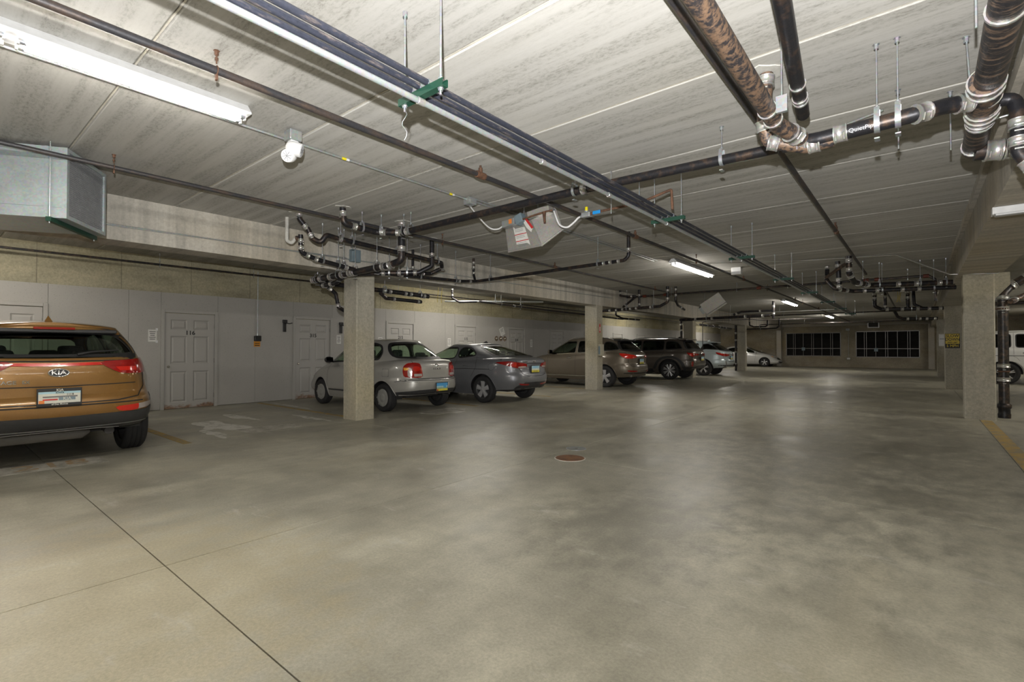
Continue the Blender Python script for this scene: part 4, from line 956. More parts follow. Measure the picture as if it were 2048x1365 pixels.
plain('trim_black', (.02, .02, .021), .5); plain('trim_grey', (.045, .045, .047), .55); plain('seam_dark', (.012, .012, .012), .7)
plain('chrome', (.75, .75, .75), .12, 1.0); plain('alloy', (.62, .62, .63), .3, .45); plain('hubcap', (.38, .38, .355), .45, .2)
plain('rubber', (.022, .022, .023), .8); plain('cabin_dark', (.02, .02, .021), .8); plain('seat_grey', (.05, .052, .058), .85)
plain('tail_red', (.30, .006, .004), .15, 0, 1.0); plain('tail_red_bright', (.62, .018, .008), .15, 0, 1.0); plain('lamp_clear', (.50, .44, .41), .15, .1, 1.0); plain('lamp_amber', (.85, .38, .02), .2, 0, .8)
plain('plate_cream', (.72, .72, .64), .4); plain('plate_blue', (.10, .42, .78), .4); plain('plate_sky', (.45, .68, .75), .4); plain('plate_yellow', (.80, .70, .08), .4); plain('plate_green', (.35, .48, .32), .4)
plain('skid_grey', (.20, .19, .18), .6); plain('iron_dark', (.035, .033, .032), .7)

def crom(keys, x):
    """smooth interpolation through (x, a, b, ...) keys"""
    if x <= keys[0][0]: return list(keys[0][1:])
    if x >= keys[-1][0]: return list(keys[-1][1:])
    for i in range(len(keys) - 1):
        if keys[i][0] <= x <= keys[i + 1][0]: break
    k0, k1 = keys[i], keys[i + 1]; h = k1[0] - k0[0]; s_ = (x - k0[0]) / h; out = []
    for j in range(1, len(k0)):
        def slope(a):
            if a == 0: return (keys[1][j] - keys[0][j]) / (keys[1][0] - keys[0][0])
            if a == len(keys) - 1: return (keys[-1][j] - keys[-2][j]) / (keys[-1][0] - keys[-2][0])
            d0 = (keys[a][j] - keys[a - 1][j]) / (keys[a][0] - keys[a - 1][0]); d1 = (keys[a + 1][j] - keys[a][j]) / (keys[a + 1][0] - keys[a][0])
            return 0 if d0 * d1 <= 0 else 2 * d0 * d1 / (d0 + d1)
        m0, m1 = slope(i) * h, slope(i + 1) * h
        out.append((2 * s_ ** 3 - 3 * s_ ** 2 + 1) * k0[j] + (s_ ** 3 - 2 * s_ ** 2 + s_) * m0 + (-2 * s_ ** 3 + 3 * s_ ** 2) * k1[j] + (s_ ** 3 - s_ ** 2) * m1)
    return out
def plan(xr, xf, hw, nr, nf, M):
    """half outline in plan, rear centre -> side -> front centre, resampled by length"""
    xm = xr + (xf - xr) * .5; fine = []
    K = 160
    for k in range(K + 1):
        a = math.pi / 2 * k / K
        fine.append((xm - (xm - xr) * abs(math.cos(a)) ** (2 / nr), hw * abs(math.sin(a)) ** (2 / nr)))
    for k in range(1, K + 1):
        a = math.pi / 2 * (1 - k / K)
        fine.append((xm + (xf - xm) * abs(math.cos(a)) ** (2 / nf), hw * abs(math.sin(a)) ** (2 / nf)))
    d = [0]
    for i in range(1, len(fine)): d.append(d[-1] + math.dist(fine[i], fine[i - 1]))
    out = []; j = 0
    for k in range(M):
        s_ = d[-1] * k / (M - 1)
        while j < len(d) - 2 and d[j + 1] < s_: j += 1
        q = (s_ - d[j]) / max(1e-9, d[j + 1] - d[j]); out.append((fine[j][0] + (fine[j + 1][0] - fine[j][0]) * q, fine[j][1] + (fine[j + 1][1] - fine[j][1]) * q))
    out[0] = (out[0][0], 0.0); out[-1] = (out[-1][0], 0.0)
    return out
def inside(poly, x, y):
    c = False; n = len(poly)
    for i in range(n):
        x1, y1 = poly[i]; x2, y2 = poly[i - 1]
        if (y1 > y) != (y2 > y) and x < (x2 - x1) * (y - y1) / (y2 - y1) + x1: c = not c
    return c
def chaikin(poly, it=2, closed=True):
    for _ in range(it):
        o = []; n = len(poly)
        for i in range(n if closed else n - 1):
            a, c = poly[i], poly[(i + 1) % n]
            o += [(a[0] * .8 + c[0] * .2, a[1] * .8 + c[1] * .2), (a[0] * .2 + c[0] * .8, a[1] * .2 + c[1] * .8)]
        poly = o if closed else [poly[0]] + o + [poly[-1]]
    return poly
def roundpoly(poly, r, seg=3):
    o = []; n = len(poly)
    for i in range(n):
        a, p, c = Vector(poly[i - 1]), Vector(poly[i]), Vector(poly[(i + 1) % n])
        k = min(r, (a - p).length * .45, (c - p).length * .45); s_, e = p + (a - p).normalized() * k, p + (c - p).normalized() * k
        o += [tuple(s_ * (1 - t) ** 2 + p * 2 * t * (1 - t) + e * t * t) for t in [j / seg for j in range(seg + 1)]]
    return o
def resample(poly, step, closed=True):
    o = []; n = len(poly)
    for i in range(n if closed else n - 1):
        a, c = poly[i], poly[(i + 1) % n]; L = math.dist(a, c); k = max(1, int(L / step))
        o += [(a[0] + (c[0] - a[0]) * j / k, a[1] + (c[1] - a[1]) * j / k) for j in range(k)]
    if not closed: o.append(poly[-1])
    return o

class Car:
    M = 110
    def __init__(s, spec, name, label, loc, rz, cat='car'):
        s.s = spec; s.root = thing(name, label, cat, loc, rz); s.paint = spec['paint']
        s.make_body()
    def zb(s, x): return crom(s.s['belt'], x)[0]
    def zl(s, x): return crom(s.s['lo'], x)[0]
    def make_body(s):
        sp = s.s; M = s.M; L = sp['L']; rings = []
        nl = 22
        for i in range(nl + 1):
            t = i / nl; xr, df, hw, nr, nf = crom(sp['tk'], t)
            pl = plan(xr, L - df, hw, nr, nf, M)
            rings.append([(x, y, s.zl(x) + (s.zb(x) - s.zl(x)) * t) for x, y in pl])
        belt = rings[-1]
        g0 = plan(*sp['g0'], M); g1 = plan(*sp['g1'], M); lift = sp.get('lift', .02)
        gz0 = [s.zb(x) + lift + sp.get('deck_rear', 0) * max(0, 1 - abs(y) / .8) * (1 if x < L / 2 else 0) + sp.get('deck_front', .04) * max(0, (x - L / 2) / (L / 2)) for x, y in g0]
        for q in (.3, .6, .85):
            e = math.sin(q * math.pi / 2)
            rings.append([(a[0] + (b_[0] - a[0]) * q, a[1] + (b_[1] - a[1]) * q, a[2] + (z - a[2]) * e) for a, b_, z in zip(belt, g0, gz0)])
        ng = 12; bow = sp.get('bow', .03)
        for i in range(ng + 1):
            u = i / ng; r = []
            for (a, b_, z) in zip(g0, g1, gz0):
                zt = crom(sp['roof'], b_[0])[0]; bb = bow * math.sin(u * math.pi)
                dx = -bb if a[0] < L * .4 and abs(a[1]) < sp['g0'][2] * .8 else (bb if a[0] > L * .6 and abs(a[1]) < sp['g0'][2] * .8 else 0)
                r.append((a[0] + (b_[0] - a[0]) * u + dx, a[1] + (b_[1] - a[1]) * u + (bb * .7 if a[1] > 1e-6 and dx == 0 else 0), z + (zt - z) * u))
            rings.append(r)
        top = rings[-1]; cam_ = sp.get('camber', .045)
        for k in (.93, .82, .66, .48, .3, .15, 0):
            rings.append([(x + (.0 if y > .001 else 0), y * k, z + cam_ * (1 - k * k) ** .75) for x, y, z in top])
        bm = bmesh.new(); V = []
        for r in rings:
            row = [bm.verts.new(p) for p in r] + [bm.verts.new((p[0], -p[1], p[2])) for p in r[-2:0:-1]]
            V.append(row)
        N = len(V[0])
        for i in range(len(V) - 1):
            for k in range(N):
                bm.faces.new((V[i][k], V[i + 1][k], V[i + 1][(k + 1) % N], V[i][(k + 1) % N]))
        bmesh.ops.remove_doubles(bm, verts=bm.verts[:], dist=.0006)
        bmesh.ops.recalc_face_normals(bm, faces=bm.faces[:])
        bm.faces.ensure_lookup_table()
        up = sum(f.normal.z * f.calc_area() for f in bm.faces)
        if up < 0: bmesh.ops.reverse_faces(bm, faces=bm.faces[:])
        s.bvh = BVHTree.FromBMesh(bm)
        s.mid = [(x, y) for x, y in plan(*[(lambda q: (q[0], L - q[1], q[2], q[3], q[4]))(crom(sp['tk'], .6))][0], 400)]
        s.bm = bm; s.holes = []
    # ---- projections onto the body
    def proj(s, view, a, b_, off):
        if view in 'LR':
            sg = 1 if view == 'L' else -1
            h = s.bvh.ray_cast(Vector((a, sg * 3, b_)), Vector((0, -sg, 0)))
        elif view == 'B': h = s.bvh.ray_cast(Vector((-3, a, b_)), Vector((1, 0, 0)))
        elif view == 'F': h = s.bvh.ray_cast(Vector((s.s['L'] + 3, a, b_)), Vector((-1, 0, 0)))
        elif view == 'T': h = s.bvh.ray_cast(Vector((a, b_, 4)), Vector((0, 0, -1)))
        elif view in 'Ww':   # wrapped round the rear corner: a<0 on the rear, a>0 on the side
            sg = 1 if view == 'W' else -1; P, T = s.wrap(a)
            n = Vector((-T[1], T[0], 0)); n = n if (n.y > 0 or n.x < 0) else -n
            n = Vector((n.x, n.y * sg, 0)); h = s.bvh.ray_cast(Vector((P[0], P[1] * sg, b_)) + n * .6, -n)
        elif view in 'Vv':   # same for the front corner
            sg = 1 if view == 'V' else -1; P, T = s.wrap(a, True)
            n = Vector((abs(T[1]), abs(T[0]) * sg, 0)); h = s.bvh.ray_cast(Vector((P[0], P[1] * sg, b_)) + n * .6, -n)
        if h[0] is None:
            q = {'L': Vector((a, .8, b_)), 'R': Vector((a, -.8, b_)), 'B': Vector((0, a, b_)), 'F': Vector((s.s['L'], a, b_)), 'T': Vector((a, b_, 1))}.get(view, Vector((P[0], P[1], b_)) if view in 'WwVv' else None)
            h = s.bvh.find_nearest(q)
        n = h[1]
        return h[0] + n * off, n
    def wrap(s, a, front=False):
        c = s.mid if not front else s.mid[::-1]
        if not hasattr(s, '_w'): s._w = {}
        if front not in s._w:
            d = [0]
            for i in range(1, len(c)): d.append(d[-1] + math.dist(c[i], c[i - 1]))
            k = min(range(5, len(c) - 5), key=lambda i: abs(abs(c[i + 1][0] - c[i - 1][0]) - abs(c[i + 1][1] - c[i - 1][1])) + (9 if d[i] > 1.6 else 0))
            s._w[front] = (d, d[k])
        d, d0 = s._w[front]; t = min(max(d0 + a, 0), d[-1] * .6)
        for i in range(len(d) - 1):
            if d[i + 1] >= t: break
        q = (t - d[i]) / max(1e-9, d[i + 1] - d[i]); P = (c[i][0] + (c[i + 1][0] - c[i][0]) * q, c[i][1] + (c[i + 1][1] - c[i][1]) * q)
        i0, i1 = max(i - 3, 0), min(i + 4, len(c) - 1); T = Vector((c[i1][0] - c[i0][0], c[i1][1] - c[i0][1])).normalized()
        return P, T
    def panel(s, view, poly, mat, name, off=.004, parent=None, rnd=2, step=.05, skirt=.012):
        if view in 'WwVv':
            s.wrap(0, view in 'Vv'); lim = .002 - s._w[view in 'Vv'][1]; poly = [(max(p[0], lim), p[1]) for p in poly]
        poly = resample(chaikin(poly, rnd) if rnd else poly, step); n = len(poly)
        xs, ys = [p[0] for p in poly], [p[1] for p in poly]; pts = [Vector(p) for p in poly]
        x = min(xs) + step * .5
        while x < max(xs):
            y = min(ys) + step * .5
            while y < max(ys):
                if inside(poly, x, y) and min((x - q[0]) ** 2 + (y - q[1]) ** 2 for q in poly) > (step * .45) ** 2: pts.append(Vector((x, y)))
                y += step
            x += step
        V, E, F, *_ = delaunay_2d_cdt(pts, [], [list(range(n))], 1, 1e-5)
        P = [s.proj(view, v.x, v.y, off) for v in V]
        fs = []
        for f in F:
            if len(f) < 3: continue
            a, b_, c = (P[i][0] for i in f[:3]); nn = (b_ - a).cross(c - a)
            fs.append(tuple(f) if nn.dot(P[f[0]][1]) >= 0 else tuple(reversed(f)))
        m = MB(); m.add([p[0] for p in P], fs, True)
        if skirt:
            cnt = {}
            for f in fs:
                for i in range(len(f)):
                    e = (f[i], f[(i + 1) % len(f)]); cnt[tuple(sorted(e))] = cnt.get(tuple(sorted(e)), []) + [e]
            for k, es in cnt.items():
                if len(es) == 1:
                    i, j = es[0]; m.add([P[i][0], P[j][0], P[j][0] - P[j][1] * skirt, P[i][0] - P[i][1] * skirt], [(0, 3, 2, 1)])
        return m.build(name, mat, parent or s.root)
    def ribbon(s, view, line, w_, mat, name, off=.003, closed=False, parent=None, rnd=0, step=.05):
        line = resample(chaikin(line, rnd, closed) if rnd else line, step, closed); n = len(line); v = []; f = []
        for i, p in enumerate(line):
            a = line[i - 1] if (i or closed) else p; c = line[(i + 1) % n] if (i < n - 1 or closed) else p
            d = Vector((c[0] - a[0], c[1] - a[1])); d = d.normalized() if d.length > 1e-9 else Vector((1, 0)); q = Vector((-d.y, d.x)) * w_ / 2
            v += [s.proj(view, p[0] + q.x, p[1] + q.y, off)[0], s.proj(view, p[0] - q.x, p[1] - q.y, off)[0]]
        for i in range(n if closed else n - 1):
            j = (i + 1) % n; f.append((2 * i, 2 * i + 1, 2 * j + 1, 2 * j))
        m = MB(); m.add(v, f, True); return m.build(name, mat, parent or s.root)
    def window(s, view, poly, glass, rim_mat='trim_black', rim_w=.03, name='window_glass', rnd=2):
        pl = roundpoly(poly, .03 + .045 * rnd); s.holes.append((view, pl))
        g = s.panel(view, pl, glass, name, .0, rnd=0, skirt=0)
        s.ribbon(view, pl, rim_w, rim_mat, 'window_seal', .004, True, g, step=.03)
        return g
    def seam(s, view, line, w_=.007): return s.ribbon(view, line, w_, 'seam_dark', 'panel_gap', .0015 if view in 'LR' else .004, step=.025)
    def both(s, fn, views, *a, **k):
        for v in views: fn(v, *a, **k)
    def finish(s):
        sp = s.s; bm = s.bm
        # cut arches and windows exactly
        for xw in sp['wx']:
            for v_ in 'LR': s.holes.append((v_, [(xw + sp['Ra'] * math.cos(a), sp['R'] + .01 + sp['Ra'] * math.sin(a)) for a in [2 * math.pi * k / 36 for k in range(36)]]))
        allf = [(f, f.calc_center_median(), f.normal.copy()) for f in bm.faces]
        boxes = []
        for view, pl in s.holes:
            boxes.append((view, pl, min(p[0] for p in pl), max(p[0] for p in pl), min(p[1] for p in pl), max(p[1] for p in pl)))
        sides = {'L': lambda c, n: c.y > .2 and n.y > .2, 'R': lambda c, n: c.y < -.2 and n.y < -.2, 'B': lambda c, n: c.x < sp['L'] * .45 and n.x < -.08, 'F': lambda c, n: c.x > sp['L'] * .5 and n.x > .08}
        def bb(f, lr):
            us = [(v_.co.x if lr else v_.co.y) for v_ in f.verts]; vs = [v_.co.z for v_ in f.verts]
            return (f, min(us), max(us), min(vs), max(vs))
        for view, pl, bx0, bx1, bz0, bz1 in boxes:
            side = sides[view]; lr = view in 'LR'
            near = [bb(f, lr) for f, c, n in allf if f.is_valid and bx0 - .12 < (c.x if lr else c.y) < bx1 + .12 and bz0 - .12 < c.z < bz1 + .12 and side(c, n)]
            for i in range(len(pl)):
                p, q = pl[i - 1], pl[i]; e0, e1 = min(p[0], q[0]) - .004, max(p[0], q[0]) + .004; h0, h1 = min(p[1], q[1]) - .004, max(p[1], q[1]) + .004
                sel = [t_[0] for t_ in near if t_[2] > e0 and t_[1] < e1 and t_[4] > h0 and t_[3] < h1]
                nd = (-(q[1] - p[1]), q[0] - p[0])
                if not sel or math.hypot(*nd) < 1e-6: continue
                no = Vector((nd[0], 0, nd[1])) if lr else Vector((0, nd[0], nd[1])); co = Vector((p[0], 0, p[1])) if lr else Vector((0, p[0], p[1]))
                geom = list({v_ for f in sel for v_ in f.verts}) + list({e for f in sel for e in f.edges}) + sel
                rs = bmesh.ops.bisect_plane(bm, geom=geom, dist=1e-5, plane_co=co, plane_no=no)
                ss = set(sel); near = [t_ for t_ in near if t_[0] not in ss] + [bb(f, lr) for f in rs['geom'] if isinstance(f, bmesh.types.BMFace)]
            allf = [t_ for t_ in allf if t_[0].is_valid]; have = {t_[0] for t_ in allf}
            allf += [(t_[0], t_[0].calc_center_median(), t_[0].normal.copy()) for t_ in near if t_[0].is_valid and t_[0] not in have]
        bm.normal_update()
        dead = []
        for f in bm.faces:
            c = f.calc_center_median(); n = f.normal
            for view, pl, bx0, bx1, bz0, bz1 in boxes:
                a = c.x if view in 'LR' else c.y
                if bx0 < a < bx1 and bz0 < c.z < bz1 and sides[view](c, n) and inside(pl, a, c.z): dead.append(f); break
        bmesh.ops.delete(bm, geom=dead, context='FACES')
        for e in bm.edges:
            if len(e.link_faces) == 2 and e.calc_face_angle(0) > R(38): e.smooth = False
        for f in bm.faces: f.smooth = True
        me = bpy.data.meshes.new('body_shell'); bm.to_mesh(me); me.materials.append(MATS[s.paint]); link('body_shell', me, s.root)
        # inner lining: greenhouse faces pushed inwards
        zc = min(z for _, z in sp['belt']); lin = bm.copy()
        bmesh.ops.delete(lin, geom=[f for f in lin.faces if f.calc_center_median().z < s.zb(f.calc_center_median().x) + .0], context='FACES')
        lin.normal_update()
        for q in lin.verts: q.co -= q.normal * .025
        ml = bpy.data.meshes.new('cabin_lining'); lin.to_mesh(ml); ml.materials.append(MATS['cabin_dark']); link('cabin_lining', ml, s.root); lin.free(); bm.free()
        x0, x1, hw = sp['g0'][0] + .12, sp['g0'][1] - .15, sp['g0'][2] - .06
        tub = MB(); zt = lambda x: s.zb(x) + .0
        zf = sp['R'] + .06
        half = plan(x0, x1, hw, 3.6, 4, 26); ring = half + [(a, -b_) for a, b_ in half[-2:0:-1]]; nr_ = len(ring)
        tub.add([(a, b_ * .96, zf) for a, b_ in ring] + [(a, b_, zt(a)) for a, b_ in ring], [tuple(range(nr_))] + [(i, nr_ + i, nr_ + (i + 1) % nr_, (i + 1) % nr_) for i in range(nr_)]); tub.build('cabin_tub', 'cabin_dark', s.root)
        MB().bevbox(x1 - .38, x1 + .02, -hw, hw, zt(x1) - .25, zt(x1) - .01, .04).build('dashboard', 'cabin_dark', s.root)
        sw = MB().lathe([(.17, 0), (.185, .012), (.17, .024), (.155, .012)], (0, 0, 0), 'x', 20, True, True)
        so = sw.build('steering_wheel', 'cabin_dark', s.root); so.location = (x1 - .45, .36, zt(x1) - .03); so.rotation_euler = (0, R(-25), 0)
        def seat(x, y, w_, heads, zs, hb):
            so = MB(); so.bevbox(x, x + .50, y - w_, y + w_, zs - .12, zs + .02, .05)
            so.bevbox(-.07, .07, -w_, w_, 0, hb, .05, Matrix.Translation((x, y, zs)) @ Matrix.Rotation(R(-14), 4, 'Y'))
            o = so.build('seat', 'seat_grey', s.root)
            for hy in heads:
                Mh = Matrix.Translation((x - math.sin(R(14)) * (hb + .13), y + hy, zs + math.cos(R(14)) * (hb + .12)))
                MB().bevbox(-.05, .05, -.13, .13, -.09, .09, .04, Mh).build('headrest', 'seat_grey', o)
                for q in (-.05, .05): MB().cyl(Mh @ Vector((.01, q, -.17)), Mh @ Vector((0, q, -.05)), .007, 6).build('headrest_post', 'zinc_rod', o)
        fs, rs = sp.get('seats', (x1 - 1.15, x0 + .75)); zs = sp['R'] + .22
        for y in (-.37, .37): seat(fs, y, .24, (0,), zs, .56)
        seat(rs, 0, .60, (-.38, 0, .38) if sp.get('three', True) else (-.36, .36), zs, .50)
        if sp.get('shelf'): MB().box(x0, sp['shelf'], -hw, hw, s.zb(x0) - .03, s.zb(x0) - .005).build('parcel_shelf', 'cabin_dark', s.root)
        # underbody, wheel wells, wheels
        zlo = min(z for _, z in sp['lo']); hwl = sp['tk'][0][3] - .05
        ub = MB(); xa, xb = sp['wx'][0], sp['wx'][1]; Rw = sp['Ra'] + .03
        for a, c in ((.18, xa - Rw), (xa + Rw, xb - Rw), (xb + Rw, sp['L'] - .2)):
            if c > a: hq = hwl if a > .3 and c < sp['L'] - .3 else hwl * .72; ub.box(a + (.20 if a < .3 else 0), c - (.2 if c > sp['L'] - .3 else 0), -hq, hq, max(s.zl(a), s.zl(c)) + (.03 if a < .3 else -.005), zlo + .14 + (.1 if a < .3 else 0))
        ub.box(.5, sp['L'] - .5, -hwl + sp['tw'] + .10, hwl - sp['tw'] - .10, zlo + .07, zlo + .22)
        ub.build('underbody', 'iron_dark', s.root)
        yo = sp['track']
        for k, xw in enumerate(sp['wx']):
            for sg in (1, -1):
                well = MB(); n = 20; Ri = sp['Ra'] - .002; yin = sg * (yo - sp['tw'] - .08)
                vs = []; fc = []
                for j in range(n + 1):
                    a = R(-6) + (math.pi + R(12)) * j / n; c_, s_ = math.cos(a), math.sin(a); z = sp['R'] + .01 + Ri * s_
                    zq = max(z, s.zl(xw + Ri * c_) + .02); yy = s.proj('L' if sg > 0 else 'R', xw + Ri * c_, zq, -.012)[0].y; vs += [(xw + Ri * c_, yy, z), (xw + Ri * c_, yin, z)]
                for j in range(n): fc.append((2 * j, 2 * j + 1, 2 * j + 3, 2 * j + 2))
                well.add(vs, fc, True); well.add([(xw, yin, sp['R'] + .01)] + [vs[2 * j + 1] for j in range(n + 1)], [(0, j, j + 1) for j in range(1, n + 1)])
                well.build('wheel_well', 'trim_black', s.root)
                s.wheel(xw, sg, k == 1)
                # arch lip
                pts = []
                for j in range(31):
                    a = R(-12) + (math.pi + R(24)) * j / 30
                    x, z = xw + (sp['Ra'] + .004) * math.cos(a), sp['R'] + .01 + (sp['Ra'] + .004) * math.sin(a)
                    if z < s.zl(x) - .02: continue
                    pts.append(s.proj('L' if sg > 0 else 'R', x, z, .0)[0])
                if len(pts) > 4: MB().tube(pts, .010, 6).build('arch_lip', sp.get('arch', s.paint), s.root)
    def wheel(s, xw, sg, front):
        sp = s.s; Rr, tw = sp['R'], sp['tw']; w0 = thing('wheel', 'x', 'x') if False else None
        o = bpy.data.objects.new('wheel', None); COL.objects.link(o); o.parent = s.root; o.empty_display_size = .1
        o.location = (xw, sg * sp['track'], Rr); 
        if sg < 0: o.rotation_euler = (0, 0, math.pi)
        key = 'tyre_%s_%.3f' % (s.paint, Rr)
        if not hasattr(s, 'wm'):
            rr = sp['rim']; ty = MB(); b = tw
            ty.lathe([(rr, -.02), (rr + .015, -.005), (Rr * .9, .0), (Rr - .018, -.012), (Rr, -.035), (Rr, -b * .30), (Rr - .008, -b * .305), (Rr - .008, -b * .33), (Rr, -b * .335), (Rr, -b * .5), (Rr - .008, -b * .505), (Rr - .008, -b * .53), (Rr, -b * .535), (Rr, -b * .70), (Rr - .008, -b * .705), (Rr - .008, -b * .73), (Rr, -b * .735), (Rr, -b + .035), (Rr - .018, -b + .012), (Rr * .9, -b), (rr, -b + .02)], (0, 0, 0), 'y', 40)
            rim_ = MB(); rim_.lathe([(rr - .05, -b + .03), (rr + .004, -b + .025), (rr - .03, -b * .5), (rr - .035, -.05), (rr - .012, -.025), (rr + .006, -.012), (rr + .012, -.018)], (0, 0, 0), 'y', 36)
            rim_.lathe([(0, -.075), (rr - .03, -.09)], (0, 0, 0), 'y', 24)
            sk = MB(); st = sp.get('spokes', ('five', 5)); n = st[1]
            if st[0] == 'cap':
                sk.lathe([(0, -.012), (.03, -.010), (.075, -.014), (.085, -.022), (rr * .62, -.012), (rr * .92, -.016), (rr, -.026)], (0, 0, 0), 'y', 36)
                for k in range(n):
                    a = 2 * math.pi * k / n; c = Vector((math.cos(a), 0, math.sin(a))); e = Vector((-math.sin(a), 0, math.cos(a)))
                    p = c * rr * .80 + Vector((0, -.006, 0))
                    sk.add([p + c * .03 + e * .018, p - c * .035 + e * .012, p - c * .035 - e * .012, p + c * .03 - e * .018], [(0, 1, 2, 3)])
            else:
                sk.lathe([(0, -.016), (.045, -.018), (.07, -.03), (.07, -.07)], (0, 0, 0), 'y', 24)
                for k in range(n):
                    a0 = 2 * math.pi * k / n + .3
                    for da, wi, wo in ([(0, .034, .058)] if st[0] == 'five' else [(-.13, .016, .018), (.13, .016, .018)]):
                        a = a0 + da * .35; a2 = a0 + da; c = Vector((math.cos(a), 0, math.sin(a))); c2 = Vector((math.cos(a2), 0, math.sin(a2))); e = Vector((-math.sin(a0), 0, math.cos(a0)))
                        p0 = c * .05; p1 = c2 * (rr - .02)
                        v = [p0 + e * wi + Vector((0, -.022, 0)), p0 - e * wi + Vector((0, -.022, 0)), p1 - e * wo + Vector((0, -.026, 0)), p1 + e * wo + Vector((0, -.026, 0))]
                        v += [q + Vector((0, -.035, 0)) for q in v]
                        m_ = (v[0] + v[1]) / 2 + Vector((0, .008, 0)); m2 = (v[2] + v[3]) / 2 + Vector((0, .006, 0)); v += [m_, m2]
                        sk.add(v, [(0, 8, 9, 3), (8, 1, 2, 9), (1, 5, 6, 2), (0, 3, 7, 4), (2, 6, 7, 3), (0, 1, 8), (2, 3, 9)])
            s.wm = (ty.mesh('tyre', 'rubber'), rim_.mesh('rim', 'iron_dark' if st[0] != 'five' else 'trim_grey'), sk.mesh('wheel_face', sp.get('face', 'alloy')))
        for nme, me in zip(('tyre', 'rim', 'wheel_face'), s.wm): link(nme, me, o)
        for me in (): pass
    # ---- details
    def plate(s, y, z, kind, w_=.305, h_=.152, tilt=0):
        P, n = min((s.proj('B', y, z + q * h_, .012) for q in (-.55, 0, .55)), key=lambda t_: t_[0].x); o = MB().bevbox(-.006, .006, -w_ / 2 - .012, w_ / 2 + .012, -h_ / 2 - .012, h_ / 2 + .012, .003).build('license_plate', 'trim_black', s.root)
        o.location = (P.x - .012, y, z)
        def lay(y0, y1, z0, z1, mat, nm='plate_field', d=.0065): MB().box(-d - .001, -d + .002, -y1, -y0, z0, z1).build(nm, mat, o)
        W, H = w_ / 2, h_ / 2
        if kind == 'gradient':
            lay(-W, W, .25 * H, H, 'plate_blue'); lay(-W, W, -.15 * H, .25 * H, 'plate_sky'); lay(-W, W, -.5 * H, -.15 * H, 'plate_green'); lay(-W, W, -H, -.5 * H, 'plate_yellow'); lay(-W * .98, -W * .72, -H * .98, -H * .6, 'print_red', 'year_tag', .0085)
            for yy, hh in ((W * .62, .5), (W * .35, .35)): lay(yy - .018, yy + .018, -H * hh * .6, H * hh, 'plate_blue', 'plate_mark', .0085)
        elif kind == 'pale':
            lay(-W, W, .1 * H, H, 'plate_sky'); lay(-W, W, -.35 * H, .1 * H, 'plate_cream'); lay(-W, W, -H, -.35 * H, 'plate_yellow'); lay(-W * .7, W * .7, .55 * H, .7 * H, 'plate_blue', 'plate_mark', .0085)
            lay(-W * .6, W * .6, -.75 * H, -.65 * H, 'print_black', 'plate_mark', .0085)
        elif kind == 'dealer':
            lay(-W, W, -H * .78, H * .72, 'plate_cream'); lay(-W, W, H * .45, H * .72, 'plate_sky', 'plate_sky_band', .0078)
            lay(-W * .8, W * .85, -.05 * H, .14 * H, 'skid_grey', 'plate_skyline', .0078); lay(-W * .05, W * .75, -.42 * H, .0, 'box_blue_grey', 'dealer_card', .0085); lay(-W * .8, -W * .1, -.40 * H, -.22 * H, 'print_red', 'plate_band', .0080)
            lay(-W * .98, -W * .72, -H * .78, -H * .38, 'sticker_orange', 'year_tag', .0085)
            Mx = lambda yy, zz: basis((-.0098, yy, zz), (0, -1, 0), (0, 0, 1))
            for txt, sz, yy, zz, mt in (('KIA', .036, 0, H * .90, 'plate_cream'), ('IOWA', .024, 0, H * .56, 'print_black'), ('KIA', .042, -W * .35, -.22 * H, 'plate_cream'), ('of Des Moines', .022, 0, -H * .92, 'plate_cream'), ('I I I 8', .026, -W * .5, H * .30, 'print_black')):
                me = text_mesh(txt, sz, .0006, .0006); me.transform(Mx(yy, zz)); me.materials.clear(); me.materials.append(MATS[mt]); link('lettering', me, o)
        return o
    def badge(s, txt, y, z, size, mat='chrome', sx=1.0, view='B', name='badge_lettering', off=.004):
        me = text_mesh(txt, size, .002, .001, sx=sx)
        for q in me.vertices:
            P, n = s.proj('B', y - q.co.x, z + q.co.y, off + q.co.z); q.co = P
        me.materials.clear(); me.materials.append(MATS[mat]); return link(name, me, s.root)
    def oval(s, y, z, a, b_, ring_='chrome', fill='trim_black', name='badge'):
        P, n = s.proj('B', y, z, .004); up = Vector((0, 0, 1)); up = (up - n * up.dot(n)).normalized(); ri = up.cross(n)
        m = MB(); pts = [P + ri * (a * math.cos(t)) + up * (b_ * math.sin(t)) for t in [2 * math.pi * k / 28 for k in range(29)]]
        m.tube(pts, .007, 6)
        o = m.build(name, ring_, s.root)
        if fill: MB().add([q + n * .002 for q in pts[:28]], [tuple(range(28))]).build('badge_field', fill, o)
        return o
    def mirror(s, x, z, size=1.0, mat=None):
        for sg in (1, -1):
            P, n = s.proj('L' if sg > 0 else 'R', x, z, 0); m = MB(); c = P + Vector((.02, sg * .13 * size, .05))
            bm = bmesh.new(); bmesh.ops.create_icosphere(bm, subdivisions=3, radius=1)
            for q in bm.verts:
                v = q.co; q.co = Vector((max(v.x, -.35) * .09 * size, v.y * .115 * size, v.z * .08 * size))
            m.bm(bm, Matrix.Translation(c), True)
            m.tube([P + Vector((.03, 0, 0)), c - Vector((0, sg * .05, .03))], .022, 8)
            o = m.build('wing_mirror', mat or s.paint, s.root)
            MB().box(c.x - .036, c.x - .032, c.y - .09 * size, c.y + .09 * size, c.z - .06 * size, c.z + .06 * size).build('mirror_glass', 'glass_dark', o)
